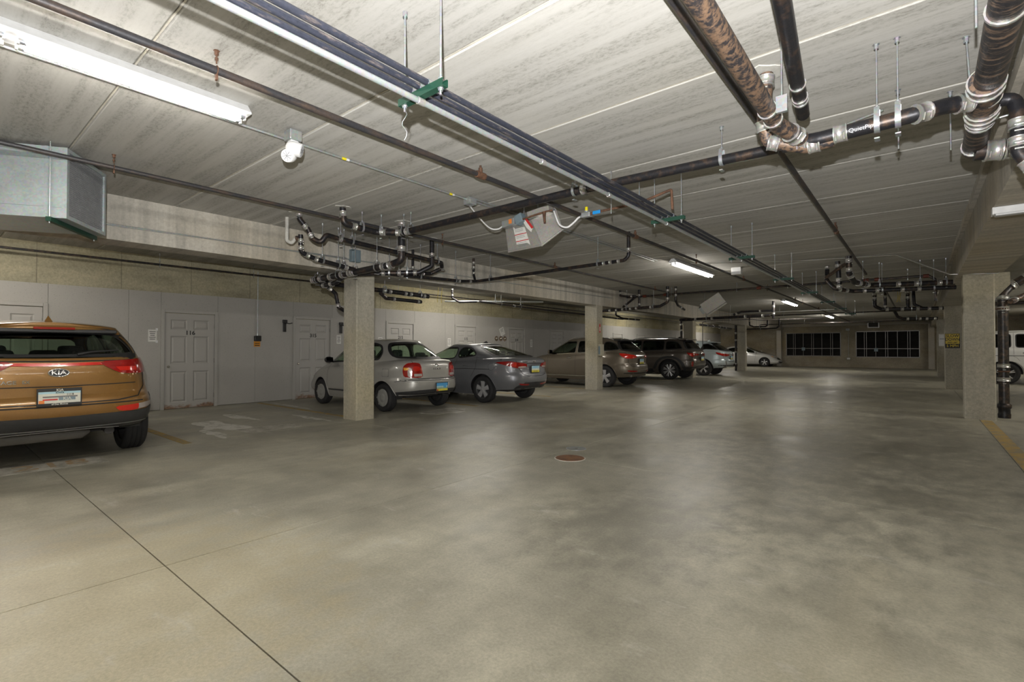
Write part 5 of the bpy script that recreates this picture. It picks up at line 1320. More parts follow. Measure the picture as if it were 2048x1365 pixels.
    def handle(s, x, z, mat=None):
        for v, sg in (('L', 1), ('R', -1)):
            a = s.proj(v, x, z, .0)[0]; c = s.proj(v, x + .09, z, .03)[0]; d = s.proj(v, x + .18, z, .0)[0]
            MB().tube([a, a.lerp(c, .5) + Vector((0, sg * .02, 0)), c, d.lerp(c, .5) + Vector((0, sg * .02, 0)), d], .012, 8).build('door_handle', mat or s.paint, s.root)
    def fin(s, x, mat=None, h=.07):
        z = s.bvh.ray_cast(Vector((x, 0, 4)), Vector((0, 0, -1)))[0].z - .004
        MB().add([(x - .03, 0, z + h), (x - .06, -.035, z), (x - .06, .035, z), (x + .12, 0, z), (x + .0, 0, z + h * .95), (x + .03, -.03, z), (x + .03, .03, z)],
                 [(0, 1, 2), (0, 4, 5, 1), (0, 2, 6, 4), (4, 3, 5), (4, 6, 3)], False).build('antenna_fin', mat or s.paint, s.root)
PI = math.pi
def sym(poly): return [(-a, b_) for a, b_ in poly]

def car_bronze():
    sp = dict(paint='paint_bronze', L=4.48, wx=(.93, 3.60), R=.352, Ra=.405, rim=.225, tw=.235, track=.935, spokes=('twin', 5), arch='trim_grey',
        lo=[(0, .40), (.5, .36), (1.2, .24), (3.3, .24), (4.2, .30), (4.48, .38)],
        belt=[(0, 1.17), (.5, 1.16), (1.5, 1.10), (3.0, 1.03), (3.6, .98), (4.2, .88), (4.48, .74)],
        tk=[(0, .16, .14, .84, 7, 5), (.12, .05, .06, .94, 6, 5), (.30, .0, .02, .965, 5.5, 5), (.42, .005, .0, .96, 5.5, 5), (.50, .05, .02, .945, 5.5, 5), (.72, .045, .10, .905, 5.5, 5), (.9, .06, .18, .885, 5.5, 5), (1, .09, .25, .86, 5.5, 5)],
        g0=(.115, 3.45, .845, 5, 5), g1=(.48, 2.50, .635, 6, 6), roof=[(.4, 1.515), (1.2, 1.565), (2.0, 1.575), (2.6, 1.52)], camber=.055, bow=.03, seats=(2.05, 1.15))
    c = Car(sp, 'parked_suv', 'bronze orange SUV with an oval badge parked at the left edge', (-6.98, .985, 0), PI)
    c.window('B', [(-.73, 1.21), (-.55, 1.185), (0, 1.175), (.55, 1.185), (.73, 1.21), (.64, 1.38), (.52, 1.475), (0, 1.49), (-.52, 1.475), (-.64, 1.38)], 'glass_tint', rim_w=.08)
    for v in 'LR':
        c.window(v, [(1.05, 1.19), (1.95, 1.13), (1.95, 1.50), (1.45, 1.52), (1.15, 1.48)], 'glass_tint')
        c.window(v, [(2.05, 1.13), (3.05, 1.07), (2.75, 1.33), (2.45, 1.48), (2.05, 1.50)], 'glass_tint')
        c.ribbon(v, [(1.42, .50), (3.1, .46)], .02, 'trim_grey', 'body_crease')
        c.seam(v, [(2.0, .40), (2.0, 1.1)]); c.seam(v, [(1.02, .85), (1.0, 1.1)])
    c.window('F', [(-.66, 1.10), (.66, 1.10), (.55, 1.44), (-.55, 1.44)], 'glass_clear')
    # spoiler and high brake lamp
    sp_ = MB(); n = 22
    ys = [-.60 + 1.20 * k / n for k in range(n + 1)]
    v = []
    for y in ys:
        e = (abs(y) / .60) ** 3; zz = 1.55 - .06 * e
        v += [(.62, y, zz + .012), (.33 + .16 * e, y, zz - .03), (.35 + .16 * e, y, zz - .06), (.50, y, zz - .05)]
    f = []
    for k in range(n):
        for j in range(4): f.append((4 * k + j, 4 * k + (j + 1) % 4, 4 * k + 4 + (j + 1) % 4, 4 * k + 4 + j))
    sp_.add(v, f, True); sp_.build('roof_spoiler', c.paint, c.root)
    MB().bevbox(.322, .36, -.17, .17, 1.492, 1.518, .004).build('brake_lamp', 'tail_red', c.root)
    MB().bevbox(.35, .50, -.55, .55, 1.455, 1.500, .012).build('spoiler_underside', 'trim_black', c.root)
    # full-width lamp band and corner lamps
    c.panel('B', [(-.60, 1.105), (0, 1.092), (.60, 1.105), (.60, 1.135), (0, 1.122), (-.60, 1.135)], 'tail_red_bright', 'lamp_band', .010, rnd=0)
    for v in 'Ww':
        c.panel(v, [(-.44, 1.135), (-.10, 1.15), (.30, 1.175), (.36, 1.10), (.30, 1.01), (.04, .995), (-.22, 1.0), (-.32, 1.05)], 'tail_red', 'tail_lamp', .016, rnd=1)
        c.panel(v, [(-.24, 1.03), (-.05, 1.03), (-.05, 1.075), (-.28, 1.075)], 'tail_red_bright', 'lamp_lens', .020, rnd=0)
        c.panel(v, [(-.30, .632), (-.10, .645), (-.08, .645), (-.08, .585), (-.14, .575), (-.25, .580)], 'tail_red_bright', 'reflector', .014, rnd=1)
        c.panel(v, [(-.08, .645), (.16, .66), (.16, .61), (-.08, .585)], 'lamp_clear', 'reverse_lamp', .014, rnd=0)
        # black lower bumper and arch cladding
        c.panel(v, [(-.98, .36), (-.98, .555), (-.40, .565), (.02, .57), (.20, .60), (.33, .74), (.40, .74), (.52, .50), (.52, .36)], 'trim_grey', 'bumper_cladding', .008, rnd=1, step=.06)
    c.panel('B', [(-.4, .37), (.4, .37), (.4, .558), (-.4, .558)], 'trim_grey', 'bumper_cladding', .0078, rnd=0)
    c.ribbon('B', [(-.88, .44), (0, .425), (.88, .44)], .012, 'zinc_rod', 'bumper_ridge', .012)
    c.panel('B', [(-.48, .35), (.48, .35), (.55, .405), (-.55, .405)], 'skid_grey', 'skid_plate', .016, rnd=1)
    # tailgate lines
    c.seam('B', [(-.78, 1.02), (-.78, .85), (-.70, .735), (-.5, .705), (0, .695), (.5, .705), (.70, .735), (.78, .85), (.78, 1.02)], .012)
    c.ribbon('B', [(-.68, .89), (-.35, .885), (0, .88), (.35, .885), (.68, .89)], .010, 'seam_dark', 'handle_recess', .003)
    c.ribbon('B', [(-.75, .68), (0, .67), (.75, .68)], .014, 'seam_dark', 'bumper_gap', .003)
    o = c.oval(0, 1.025, .082, .04); c.badge('KIA', 0, 1.025, .062, 'chrome', 1.25, off=.010)
    c.badge('SPORTAGE', .46, .935, .050, 'chrome', 1.15); c.badge('EX', .25, .935, .044, 'chrome', 1.1)
    c.plate(0, .775, 'dealer', .33, .16)
    wp = MB(); a = c.proj('B', -.16, 1.205, .02)[0]; b_ = c.proj('B', -.52, 1.245, .03)[0]
    wp.tube([a, a.lerp(b_, .3) + Vector((-.012, 0, .012)), b_], [.016, .012, .006], 8); wp.build('rear_wiper', 'trim_black', c.root)
    MB().tube([(.40, -.46, .36), (.20, -.46, .345)], .045, 14).build('exhaust_tip', 'iron_dark', c.root)
    MB().tube([(.46, .62, .33), (.44, .55, .33), (.44, -.25, .33), (.46, -.32, .33)], [.03, .075, .075, .03], 16).build('muffler', 'skid_grey', c.root)
    c.fin(.78); c.mirror(3.05, 1.10); c.handle(1.15, .98); c.handle(2.2, .94); c.finish()

def car_silver():
    sp = dict(paint='paint_silver', L=4.16, wx=(.80, 3.17), R=.285, Ra=.335, rim=.185, tw=.185, track=.805, spokes=('cap', 7), face='hubcap',
        lo=[(0, .36), (.5, .33), (1.2, .20), (3.0, .20), (3.7, .26), (4.16, .30)],
        belt=[(0, 1.035), (.4, 1.03), (1.0, .985), (1.8, .945), (2.8, .91), (3.3, .86), (3.8, .74), (4.16, .58)],
        tk=[(0, .10, .16, .76, 5, 4), (.15, .03, .05, .805, 5, 4), (.32, .0, .0, .83, 4.5, 3.6), (.44, .005, .02, .83, 4.5, 3.6), (.50, .06, .05, .828, 4.5, 3.6), (.75, .07, .16, .82, 4.5, 3.6), (.92, .09, .28, .785, 4.5, 3.6), (1, .13, .40, .74, 4.5, 3.6)],
        g0=(.40, 3.28, .735, 4.2, 4.2), g1=(1.05, 2.38, .555, 5, 5), roof=[(.9, 1.415), (1.4, 1.455), (2.0, 1.45), (2.5, 1.40)], camber=.045, bow=.045, deck_rear=.035, deck_front=.03, seats=(2.0, 1.15), three=False, shelf=.95)
    c = Car(sp, 'parked_coupe', 'silver two-door coupe behind the near column', (-7.60, 6.85, 0), PI)
    c.window('B', [(-.60, 1.10), (0, 1.085), (.60, 1.10), (.56, 1.24), (.45, 1.385), (0, 1.41), (-.45, 1.385), (-.56, 1.24)], 'glass_clear', rim_w=.04, rnd=1)
    for v in 'LR':
        c.window(v, [(1.02, 1.06), (1.65, 1.03), (1.65, 1.37), (1.35, 1.40), (1.1, 1.34), (.98, 1.18)], 'glass_clear', rim_w=.035)
        c.window(v, [(1.75, 1.02), (2.95, .98), (2.6, 1.22), (2.3, 1.36), (1.75, 1.38)], 'glass_clear')
        c.ribbon(v, [(1.2, .37), (2.78, .37)], .03, 'trim_grey', 'side_moulding', .006)
        c.panel(v, [(.62, .72), (.80, .72), (.80, .87), (.62, .87)], c.paint, 'fuel_door', .003, rnd=1, skirt=.004)
        c.ribbon(v, [(.62, .72), (.80, .72), (.80, .87), (.62, .87)], .006, 'seam_dark', 'panel_gap', .0015, True)
        c.seam(v, [(1.70, .25), (1.70, 1.0)]); c.seam(v, [(2.85, .30), (2.85, .95)]); c.seam(v, [(.05, .62), (.30, .64), (.45, .62)])
    c.window('F', [(-.56, .98), (.56, .98), (.46, 1.36), (-.46, 1.36)], 'glass_clear')
    for v in 'Ww':
        c.panel(v, [(-.22, .985), (-.10, 1.0), (.05, .985), (.12, .93), (.13, .82), (.10, .72), (-.05, .70), (-.28, .705), (-.27, .82), (-.25, .93)], 'tail_red', 'tail_lamp', .012, rnd=1)
        c.panel(v, [(.02, .90), (.11, .90), (.10, .85), (-.02, .85)], 'lamp_amber', 'turn_lens', .016, rnd=0)
        c.panel(v, [(-.03, .91), (.03, .85), (.02, .72), (-.06, .72), (-.06, .84)], 'lamp_clear', 'reflector_lens', .017, rnd=1)
        c.panel(v, [(-.26, .78), (-.10, .78), (-.10, .725), (-.26, .725)], 'lamp_clear', 'reverse_lamp', .016, rnd=0)
        c.panel(v, [(-.22, .92), (-.08, .93), (-.08, .84), (-.22, .84)], 'tail_red_bright', 'lamp_lens', .016, rnd=1)
        c.panel(v, [(-.9, .34), (-.9, .46), (-.2, .455), (.1, .43), (.30, .41), (.30, .34)], 'trim_grey', 'bumper_skirt', .006, rnd=0)
    c.panel('B', [(-.3, .345), (.3, .345), (.3, .458), (-.3, .458)], 'trim_grey', 'bumper_skirt', .0058, rnd=0)
    c.seam('B', [(-.52, 1.03), (-.50, .80), (-.46, .68), (0, .665), (.46, .68), (.50, .80), (.52, 1.03)], .009)
    c.ribbon('B', [(-.72, .655), (0, .645), (.72, .655)], .012, 'seam_dark', 'bumper_gap', .002)
    c.ribbon('B', [(-.62, 1.028), (0, 1.032), (.62, 1.028)], .014, 'alloy', 'trunk_highlight', .003)
    c.oval(-.02, .935, .042, .03, 'chrome', None); c.oval(-.02, .935, .016, .028, 'chrome', None, 'badge_loop')
    c.badge('E C H O', -.02, .868, .045, 'chrome', 1.2)
    c.plate(-.08, .50, 'gradient', .30, .16)
    c.panel('B', [(-.30, .42), (-.24, .42), (-.24, .58), (-.31, .58)], 'alloy', 'plate_recess', .004, rnd=1)
    MB().tube([(.45, -.42, .34), (.12, -.42, .33)], .022, 10).build('exhaust_pipe', 'iron_dark', c.root)
    for v in 'Vv': c.panel(v, [(-.30, .66), (.10, .72), (.38, .74), (.20, .60), (-.2, .56)], 'lamp_clear', 'headlamp', .010, rnd=1)
    c.mirror(2.78, .98, .9, 'trim_black'); c.handle(1.82, .86); c.finish()

def car_grey():
    sp = dict(paint='paint_grey', L=4.53, wx=(.96, 3.66), R=.318, Ra=.362, rim=.215, tw=.205, track=.86, spokes=('five', 5),
        lo=[(0, .34), (.5, .32), (1.3, .19), (3.3, .19), (4.1, .22), (4.53, .26)],
        belt=[(0, 1.03), (.4, 1.04), (1.0, 1.02), (1.8, .985), (2.8, .93), (3.5, .88), (4.1, .76), (4.53, .60)],
        tk=[(0, .14, .14, .80, 5, 4), (.15, .05, .05, .85, 4.5, 4), (.32, .0, .0, .885, 4.2, 3.6), (.46, .01, .02, .887, 4.2, 3.6), (.56, .05, .05, .885, 4.2, 3.6), (.78, .07, .2, .875, 4.2, 3.6), (.93, .06, .36, .84, 4.2, 3.6), (1, .10, .48, .79, 4.2, 3.6)],
        g0=(.34, 3.62, .785, 3.8, 4.2), g1=(1.45, 2.40, .555, 4.5, 5), roof=[(1.2, 1.345), (1.7, 1.385), (2.2, 1.385), (2.6, 1.33)], camber=.045, bow=.06, deck_rear=.035, seats=(2.2, 1.25), shelf=1.05)
    c = Car(sp, 'parked_sedan', 'dark grey sedan parked beside the silver coupe', (-7.02, 9.42, 0), PI)
    c.window('B', [(-.62, 1.105), (0, 1.095), (.62, 1.105), (.56, 1.20), (.44, 1.335), (0, 1.365), (-.44, 1.335), (-.56, 1.20)], 'glass_clear', rim_w=.03, rnd=1)
    for v in 'LR':
        c.window(v, [(1.22, 1.12), (1.85, 1.05), (1.85, 1.30), (1.62, 1.32), (1.45, 1.27)], 'glass_clear')
        c.window(v, [(1.93, 1.045), (3.10, .985), (2.75, 1.18), (2.35, 1.31), (1.93, 1.31)], 'glass_clear')
        c.seam(v, [(1.88, .28), (1.88, 1.03)]); c.seam(v, [(1.30, .62), (1.15, .85), (1.22, 1.09)]); c.seam(v, [(3.0, .30), (3.05, .95)])
        c.ribbon(v, [(.75, .80), (1.5, .80), (3.3, .72)], .012, 'seam_dark', 'body_crease', .001)
        c.ribbon(v, [(.70 + .085 * math.cos(a), .86 + .085 * math.sin(a)) for a in [k * PI / 9 for k in range(18)]], .005, 'seam_dark', 'fuel_door_gap', .0015, True)
    c.window('F', [(-.60, 1.0), (.60, 1.0), (.48, 1.30), (-.48, 1.30)], 'glass_clear')
    for v in 'Ww':
        c.panel(v, [(-.38, .93), (-.20, .955), (.05, .985), (.30, .975), (.46, .955), (.30, .925), (.10, .875), (-.05, .83), (-.28, .825), (-.40, .86)], 'tail_red', 'tail_lamp', .012, rnd=1)
        c.panel(v, [(-.36, .875), (-.12, .865), (-.12, .835), (-.34, .835)], 'lamp_clear', 'reverse_lamp', .016, rnd=1)
        c.panel(v, [(-.08, .96), (.06, .955), (.06, .87), (-.08, .86)], 'tail_red_bright', 'lamp_lens', .018, rnd=2)
        c.panel(v, [(-.46, .455), (-.20, .475), (-.12, .475), (-.2, .435), (-.42, .425)], 'tail_red', 'reflector', .012, rnd=1)
        c.panel(v, [(-.95, .33), (-.95, .50), (-.6, .495), (-.3, .48), (-.10, .42), (.0, .33)], 'trim_grey', 'bumper_skirt', .006, rnd=1)
    c.panel('B', [(-.4, .335), (.4, .335), (.4, .495), (-.4, .495)], 'trim_grey', 'bumper_skirt', .0058, rnd=0)
    c.seam('B', [(-.56, 1.0), (-.50, .82), (-.42, .68), (-.25, .64), (0, .635), (.25, .64), (.42, .68), (.50, .82), (.56, 1.0)], .010)
    c.ribbon('B', [(-.50, .925), (0, .93), (.50, .925)], .014, 'seam_dark', 'lid_crease', .002)
    c.oval(0, .985, .052, .03, 'chrome', None); c.badge('H', 0, .985, .05, 'chrome', 1.1); c.badge('ELANTRA', .33, .975, .032, 'chrome', 1.2)
    c.plate(0, .80, 'pale', .30, .15)
    MB().tube([(.42, -.5, .35), (.17, -.5, .345)], .03, 12).build('exhaust_tip', 'chrome', c.root)
    c.fin(1.62, 'trim_black', .055); c.mirror(3.0, 1.0); c.handle(1.40, .88); c.handle(2.1, .86); c.finish()

def suv_common(c, roof_rails=True): 
    sp = c.s
    if roof_rails:
        for sg in (1, -1):
            pts = []
            x = sp['g1'][0] + .15
            while x < sp['g1'][1] - .05:
                h = c.bvh.ray_cast(Vector((x, sg * (sp['g1'][2] - .04), 4)), Vector((0, 0, -1)))[0]
                pts.append(h + Vector((0, 0, .035))); x += .15
            pts = [pts[0] - Vector((.08, 0, .04))] + pts + [pts[-1] + Vector((.08, 0, -.04))]
            MB().tube(pts, .014, 8).build('roof_rail', 'chrome' if sp['paint'] == 'paint_taupe' else 'trim_black', c.root)

def car_taupe():
    sp = dict(paint='paint_taupe', L=4.67, wx=(.95, 3.69), R=.355, Ra=.405, rim=.245, tw=.225, track=.89, spokes=('five', 5),
        lo=[(0, .36), (.5, .34), (1.3, .23), (3.4, .23), (4.2, .27), (4.67, .34)],
        belt=[(0, 1.17), (.5, 1.17), (1.5, 1.12), (3.0, 1.05), (3.7, 1.0), (4.3, .86), (4.67, .70)],
        tk=[(0, .16, .14, .82, 5.5, 4), (.14, .06, .05, .88, 5, 4), (.30, .0, .0, .915, 4.6, 3.8), (.45, .02, .02, .92, 4.6, 3.8), (.55, .07, .06, .915, 4.6, 3.8), (.78, .06, .2, .905, 4.6, 3.8), (.93, .10, .32, .87, 4.6, 3.8), (1, .15, .42, .83, 4.6, 3.8)],
        g0=(.19, 3.62, .825, 4.6, 4.4), g1=(.66, 2.62, .63, 5.5, 5.5), roof=[(.5, 1.565), (1.4, 1.625), (2.1, 1.625), (2.7, 1.56)], camber=.045, bow=.03, seats=(2.2, 1.2))
    c = Car(sp, 'parked_suv', 'tan brown crossover parked behind the second column', (-7.10, 15.45, 0), PI)
    c.window('B', [(-.68, 1.235), (0, 1.215), (.68, 1.235), (.58, 1.42), (.48, 1.525), (0, 1.54), (-.48, 1.525), (-.58, 1.42)], 'glass_dark', rim_w=.05, rnd=1)
    for v in 'LR':
        c.window(v, [(.48, 1.26), (1.02, 1.20), (1.02, 1.50), (.86, 1.515), (.66, 1.45)], 'glass_dark', rnd=1)
        c.window(v, [(1.12, 1.19), (2.02, 1.14), (2.02, 1.55), (1.5, 1.56), (1.12, 1.53)], 'glass_dark', 'chrome', .018, rnd=1)
        c.window(v, [(2.10, 1.135), (3.25, 1.08), (2.85, 1.36), (2.5, 1.53), (2.10, 1.55)], 'glass_tint', 'chrome', .018, rnd=1)
        c.seam(v, [(2.06, .35), (2.06, 1.1)]); c.seam(v, [(1.40, .62), (1.20, .9), (1.10, 1.17)]); c.seam(v, [(3.2, .4), (3.25, 1.05)])
        c.ribbon(v, [(1.3, .36), (3.3, .36)], .025, 'chrome', 'sill_strip', .006)
    c.window('F', [(-.64, 1.12), (.64, 1.12), (.54, 1.5), (-.54, 1.5)], 'glass_clear')
    MB().bevbox(.50, .78, -.56, .58, 1.55, 1.59, .012).build('roof_spoiler', 'trim_black', c.root)
    for v in 'Ww':
        c.panel(v, [(-.42, 1.04), (-.1, 1.09), (.12, 1.12), (.30, 1.13), (.24, 1.05), (.10, .965), (-.12, .955), (-.36, .985)], 'tail_red_bright', 'tail_lamp', .012, rnd=1)
        c.panel(v, [(-.38, .56), (-.08, .575), (.04, .58), (.0, .535), (-.34, .52)], 'tail_red', 'reflector', .012, rnd=1)
    c.ribbon('B', [(-.5, 1.055), (0, 1.05), (.5, 1.055)], .022, 'chrome', 'tailgate_strip', .008)
    c.seam('B', [(-.66, 1.15), (-.66, .85), (-.6, .70), (0, .68), (.6, .70), (.66, .85), (.66, 1.15)], .01)
    c.ribbon('B', [(-.75, .48), (0, .47), (.75, .48)], .03, 'seam_dark', 'bumper_line', .003)
    c.oval(0, .985, .04, .04); c.plate(0, .86, 'pale', .30, .16)
    for y in (-.55, .55): MB().tube([(.4, y, .385), (.13, y, .38)], .035, 12).build('exhaust_tip', 'chrome', c.root)
    suv_common(c); c.mirror(3.1, 1.12); c.handle(1.3, 1.0, 'chrome'); c.handle(2.25, .97, 'chrome'); c.finish()

def car_brown():
    sp = dict(paint='paint_brown', L=4.98, wx=(1.05, 3.90), R=.385, Ra=.455, rim=.275, tw=.235, track=.935, spokes=('twin', 8), arch='trim_black',
        lo=[(0, .46), (.5, .42), (1.4, .27), (3.6, .27), (4.4, .32), (4.98, .38)],
        belt=[(0, 1.20), (.5, 1.19), (1.5, 1.16), (3.0, 1.12), (3.8, 1.10), (4.6, 1.0), (4.98, .84)],
        tk=[(0, .10, .12, .86, 6, 5), (.14, .03, .04, .93, 5.5, 5), (.30, .0, .0, .955, 5, 4.6), (.45, .01, .01, .96, 5, 4.6), (.55, .05, .03, .955, 5, 4.6), (.78, .05, .1, .95, 5, 4.6), (.93, .07, .2, .925, 5, 4.6), (1, .11, .28, .895, 5, 4.6)],
        g0=(.14, 3.85, .885, 5, 5), g1=(.58, 2.95, .70, 6, 6), roof=[(.4, 1.655), (1.4, 1.70), (2.3, 1.70), (3.0, 1.63)], camber=.045, bow=.03, seats=(2.5, 1.5))
    c = Car(sp, 'parked_suv', 'large dark brown SUV parked left of the third column', (-6.98, 20.95, 0), PI)
    c.window('B', [(-.74, 1.26), (0, 1.245), (.74, 1.26), (.66, 1.46), (.56, 1.60), (0, 1.615), (-.56, 1.60), (-.66, 1.46)], 'glass_dark', rim_w=.05, rnd=1)
    for v in 'LR':
        c.window(v, [(.52, 1.29), (1.22, 1.24), (1.22, 1.58), (.95, 1.59), (.75, 1.55)], 'glass_dark', rnd=1)
        c.window(v, [(1.30, 1.235), (2.25, 1.20), (2.25, 1.62), (1.30, 1.61)], 'glass_dark', rnd=1)
        c.window(v, [(2.33, 1.195), (3.55, 1.14), (3.15, 1.42), (2.80, 1.60), (2.33, 1.62)], 'glass_tint', rnd=1)
        c.seam(v, [(2.29, .4), (2.29, 1.18)]); c.seam(v, [(1.55, .68), (1.38, .95), (1.28, 1.2)])
        c.panel(v, [(.35, .44), (.48, .74), (.72, .93), (1.05, .99), (1.40, .93), (1.62, .74), (1.75, .44), (1.62, .44), (1.52, .70), (1.34, .855), (1.05, .90), (.77, .855), (.58, .70), (.50, .44)], 'trim_black', 'arch_cladding', .010, rnd=1)
        c.panel(v, [(1.7, .28), (3.3, .28), (3.25, .44), (1.75, .44)], 'trim_black', 'sill_cladding', .010, rnd=0)
        c.ribbon(v, [(1.75, .47), (2.3, .46), (3.2, .47)], .018, 'chrome', 'sill_strip', .012)
    c.window('F', [(-.68, 1.18), (.68, 1.18), (.6, 1.56), (-.6, 1.56)], 'glass_clear')
    MB().bevbox(.42, .70, -.62, .64, 1.635, 1.68, .014).build('roof_spoiler', c.paint, c.root)
    for v in 'Ww':
        c.panel(v, [(-.50, 1.06), (-.1, 1.09), (.12, 1.12), (.22, 1.12), (.16, 1.04), (.04, .96), (-.10, .95), (-.14, 1.0), (-.48, 1.01)], 'tail_red', 'tail_lamp', .014, rnd=1)
        c.panel(v, [(-.02, 1.08), (.16, 1.095), (.08, .99), (.0, .98)], 'tail_red_bright', 'lamp_lens', .019, rnd=1)
        c.panel(v, [(-.05, .76), (.04, .74), (.04, .58), (-.03, .55)], 'tail_red', 'reflector', .014, rnd=1)
        c.panel(v, [(-1.0, .42), (-1.0, .60), (-.3, .58), (-.1, .53), (.3, .52), (.3, .42)], 'trim_black', 'bumper_cladding', .008, rnd=0)
    c.panel('B', [(-.4, .43), (.4, .43), (.4, .59), (-.4, .59)], 'trim_black', 'bumper_cladding', .0078, rnd=0)
    c.ribbon('B', [(-.45, 1.035), (0, 1.03), (.45, 1.035)], .03, 'chrome', 'tailgate_strip', .008)
    c.seam('B', [(-.7, 1.15), (-.7, .85), (-.64, .70), (0, .68), (.64, .70), (.7, .85), (.7, 1.15)], .01)
    c.oval(0, 1.09, .05, .034); c.plate(0, .87, 'pale', .30, .15)
    suv_common(c); c.mirror(3.35, 1.20); c.handle(1.5, 1.06); c.handle(2.5, 1.04); c.fin(.95, 'trim_black'); c.finish()

def car_ice():
    sp = dict(paint='paint_ice', L=4.89, wx=(1.05, 3.84), R=.375, Ra=.43, rim=.26, tw=.235, track=.915, spokes=('twin', 5), arch='trim_grey',
        lo=[(0, .42), (.5, .38), (1.3, .26), (3.6, .26), (4.4, .30), (4.89, .36)],
        belt=[(0, 1.14), (.5, 1.15), (1.5, 1.13), (3.0, 1.07), (3.8, 1.02), (4.5, .88), (4.89, .72)],
        tk=[(0, .14, .14, .84, 5.5, 4), (.14, .05, .05, .91, 5, 4), (.30, .0, .0, .945, 4.6, 3.8), (.45, .02, .02, .947, 4.6, 3.8), (.55, .06, .05, .945, 4.6, 3.8), (.78, .05, .18, .935, 4.6, 3.8), (.93, .06, .3, .90, 4.6, 3.8), (1, .10, .4, .86, 4.6, 3.8)],
        g0=(.14, 3.72, .855, 4.6, 4.4), g1=(.84, 2.70, .62, 5.5, 5.5), roof=[(.7, 1.575), (1.5, 1.635), (2.2, 1.635), (2.8, 1.57)], camber=.04, bow=.03, seats=(2.3, 1.3))
    c = Car(sp, 'parked_suv', 'pale silver blue crossover parked right of the third column', (-6.85, 24.75, 0), PI)
    c.window('B', [(-.70, 1.215), (0, 1.20), (.70, 1.215), (.58, 1.40), (.46, 1.545), (0, 1.56), (-.46, 1.545), (-.58, 1.40)], 'glass_dark', rim_w=.05, rnd=1)
    for v in 'LR':
        c.window(v, [(.42, 1.24), (.95, 1.27), (1.20, 1.22), (1.10, 1.50), (.90, 1.51), (.66, 1.40)], 'glass_dark', rnd=0)
        c.window(v, [(1.32, 1.20), (2.15, 1.16), (2.15, 1.55), (1.32, 1.53)], 'glass_dark', rnd=1)
        c.window(v, [(2.23, 1.155), (3.35, 1.10), (2.95, 1.37), (2.6, 1.53), (2.23, 1.55)], 'glass_tint', rnd=1)
        c.seam(v, [(2.19, .38), (2.19, 1.14)]); c.seam(v, [(1.5, .65), (1.34, .95), (1.28, 1.18)])
    c.window('F', [(-.65, 1.14), (.65, 1.14), (.55, 1.5), (-.55, 1.5)], 'glass_clear')
    MB().bevbox(.66, .96, -.56, .58, 1.565, 1.605, .014).build('roof_spoiler', c.paint, c.root)
    for v in 'Ww':
        c.panel(v, [(-.50, 1.0), (-.2, 1.04), (.08, 1.07), (.36, 1.12), (.30, 1.03), (.08, .95), (-.12, .92), (-.45, .95)], 'tail_red', 'tail_lamp', .014, rnd=1)
        c.panel(v, [(.04, 1.05), (.30, 1.09), (.2, 1.02), (.04, .98)], 'tail_red_bright', 'lamp_lens', .019, rnd=1)
        c.panel(v, [(-.12, .70), (-.06, .70), (-.12, .50), (-.18, .50)], 'skid_grey', 'bumper_vent', .008, rnd=1)
    c.seam('B', [(-.7, 1.1), (-.68, .85), (-.6, .70), (0, .68), (.6, .70), (.68, .85), (.7, 1.1)], .01)
    c.ribbon('B', [(-.8, .50), (0, .49), (.8, .50)], .05, 'trim_grey', 'bumper_skirt', .004)
    c.oval(0, 1.05, .045, .035, 'chrome', None); c.plate(0, .86, 'pale', .30, .15)
    for y in (-.60, .60): MB().tube([(.4, y, .43), (.08, y, .425)], .045, 12).build('exhaust_tip', 'chrome', c.root)
    c.fin(1.05); c.mirror(3.2, 1.15); c.handle(1.5, 1.03); c.handle(2.4, 1.0); c.finish()

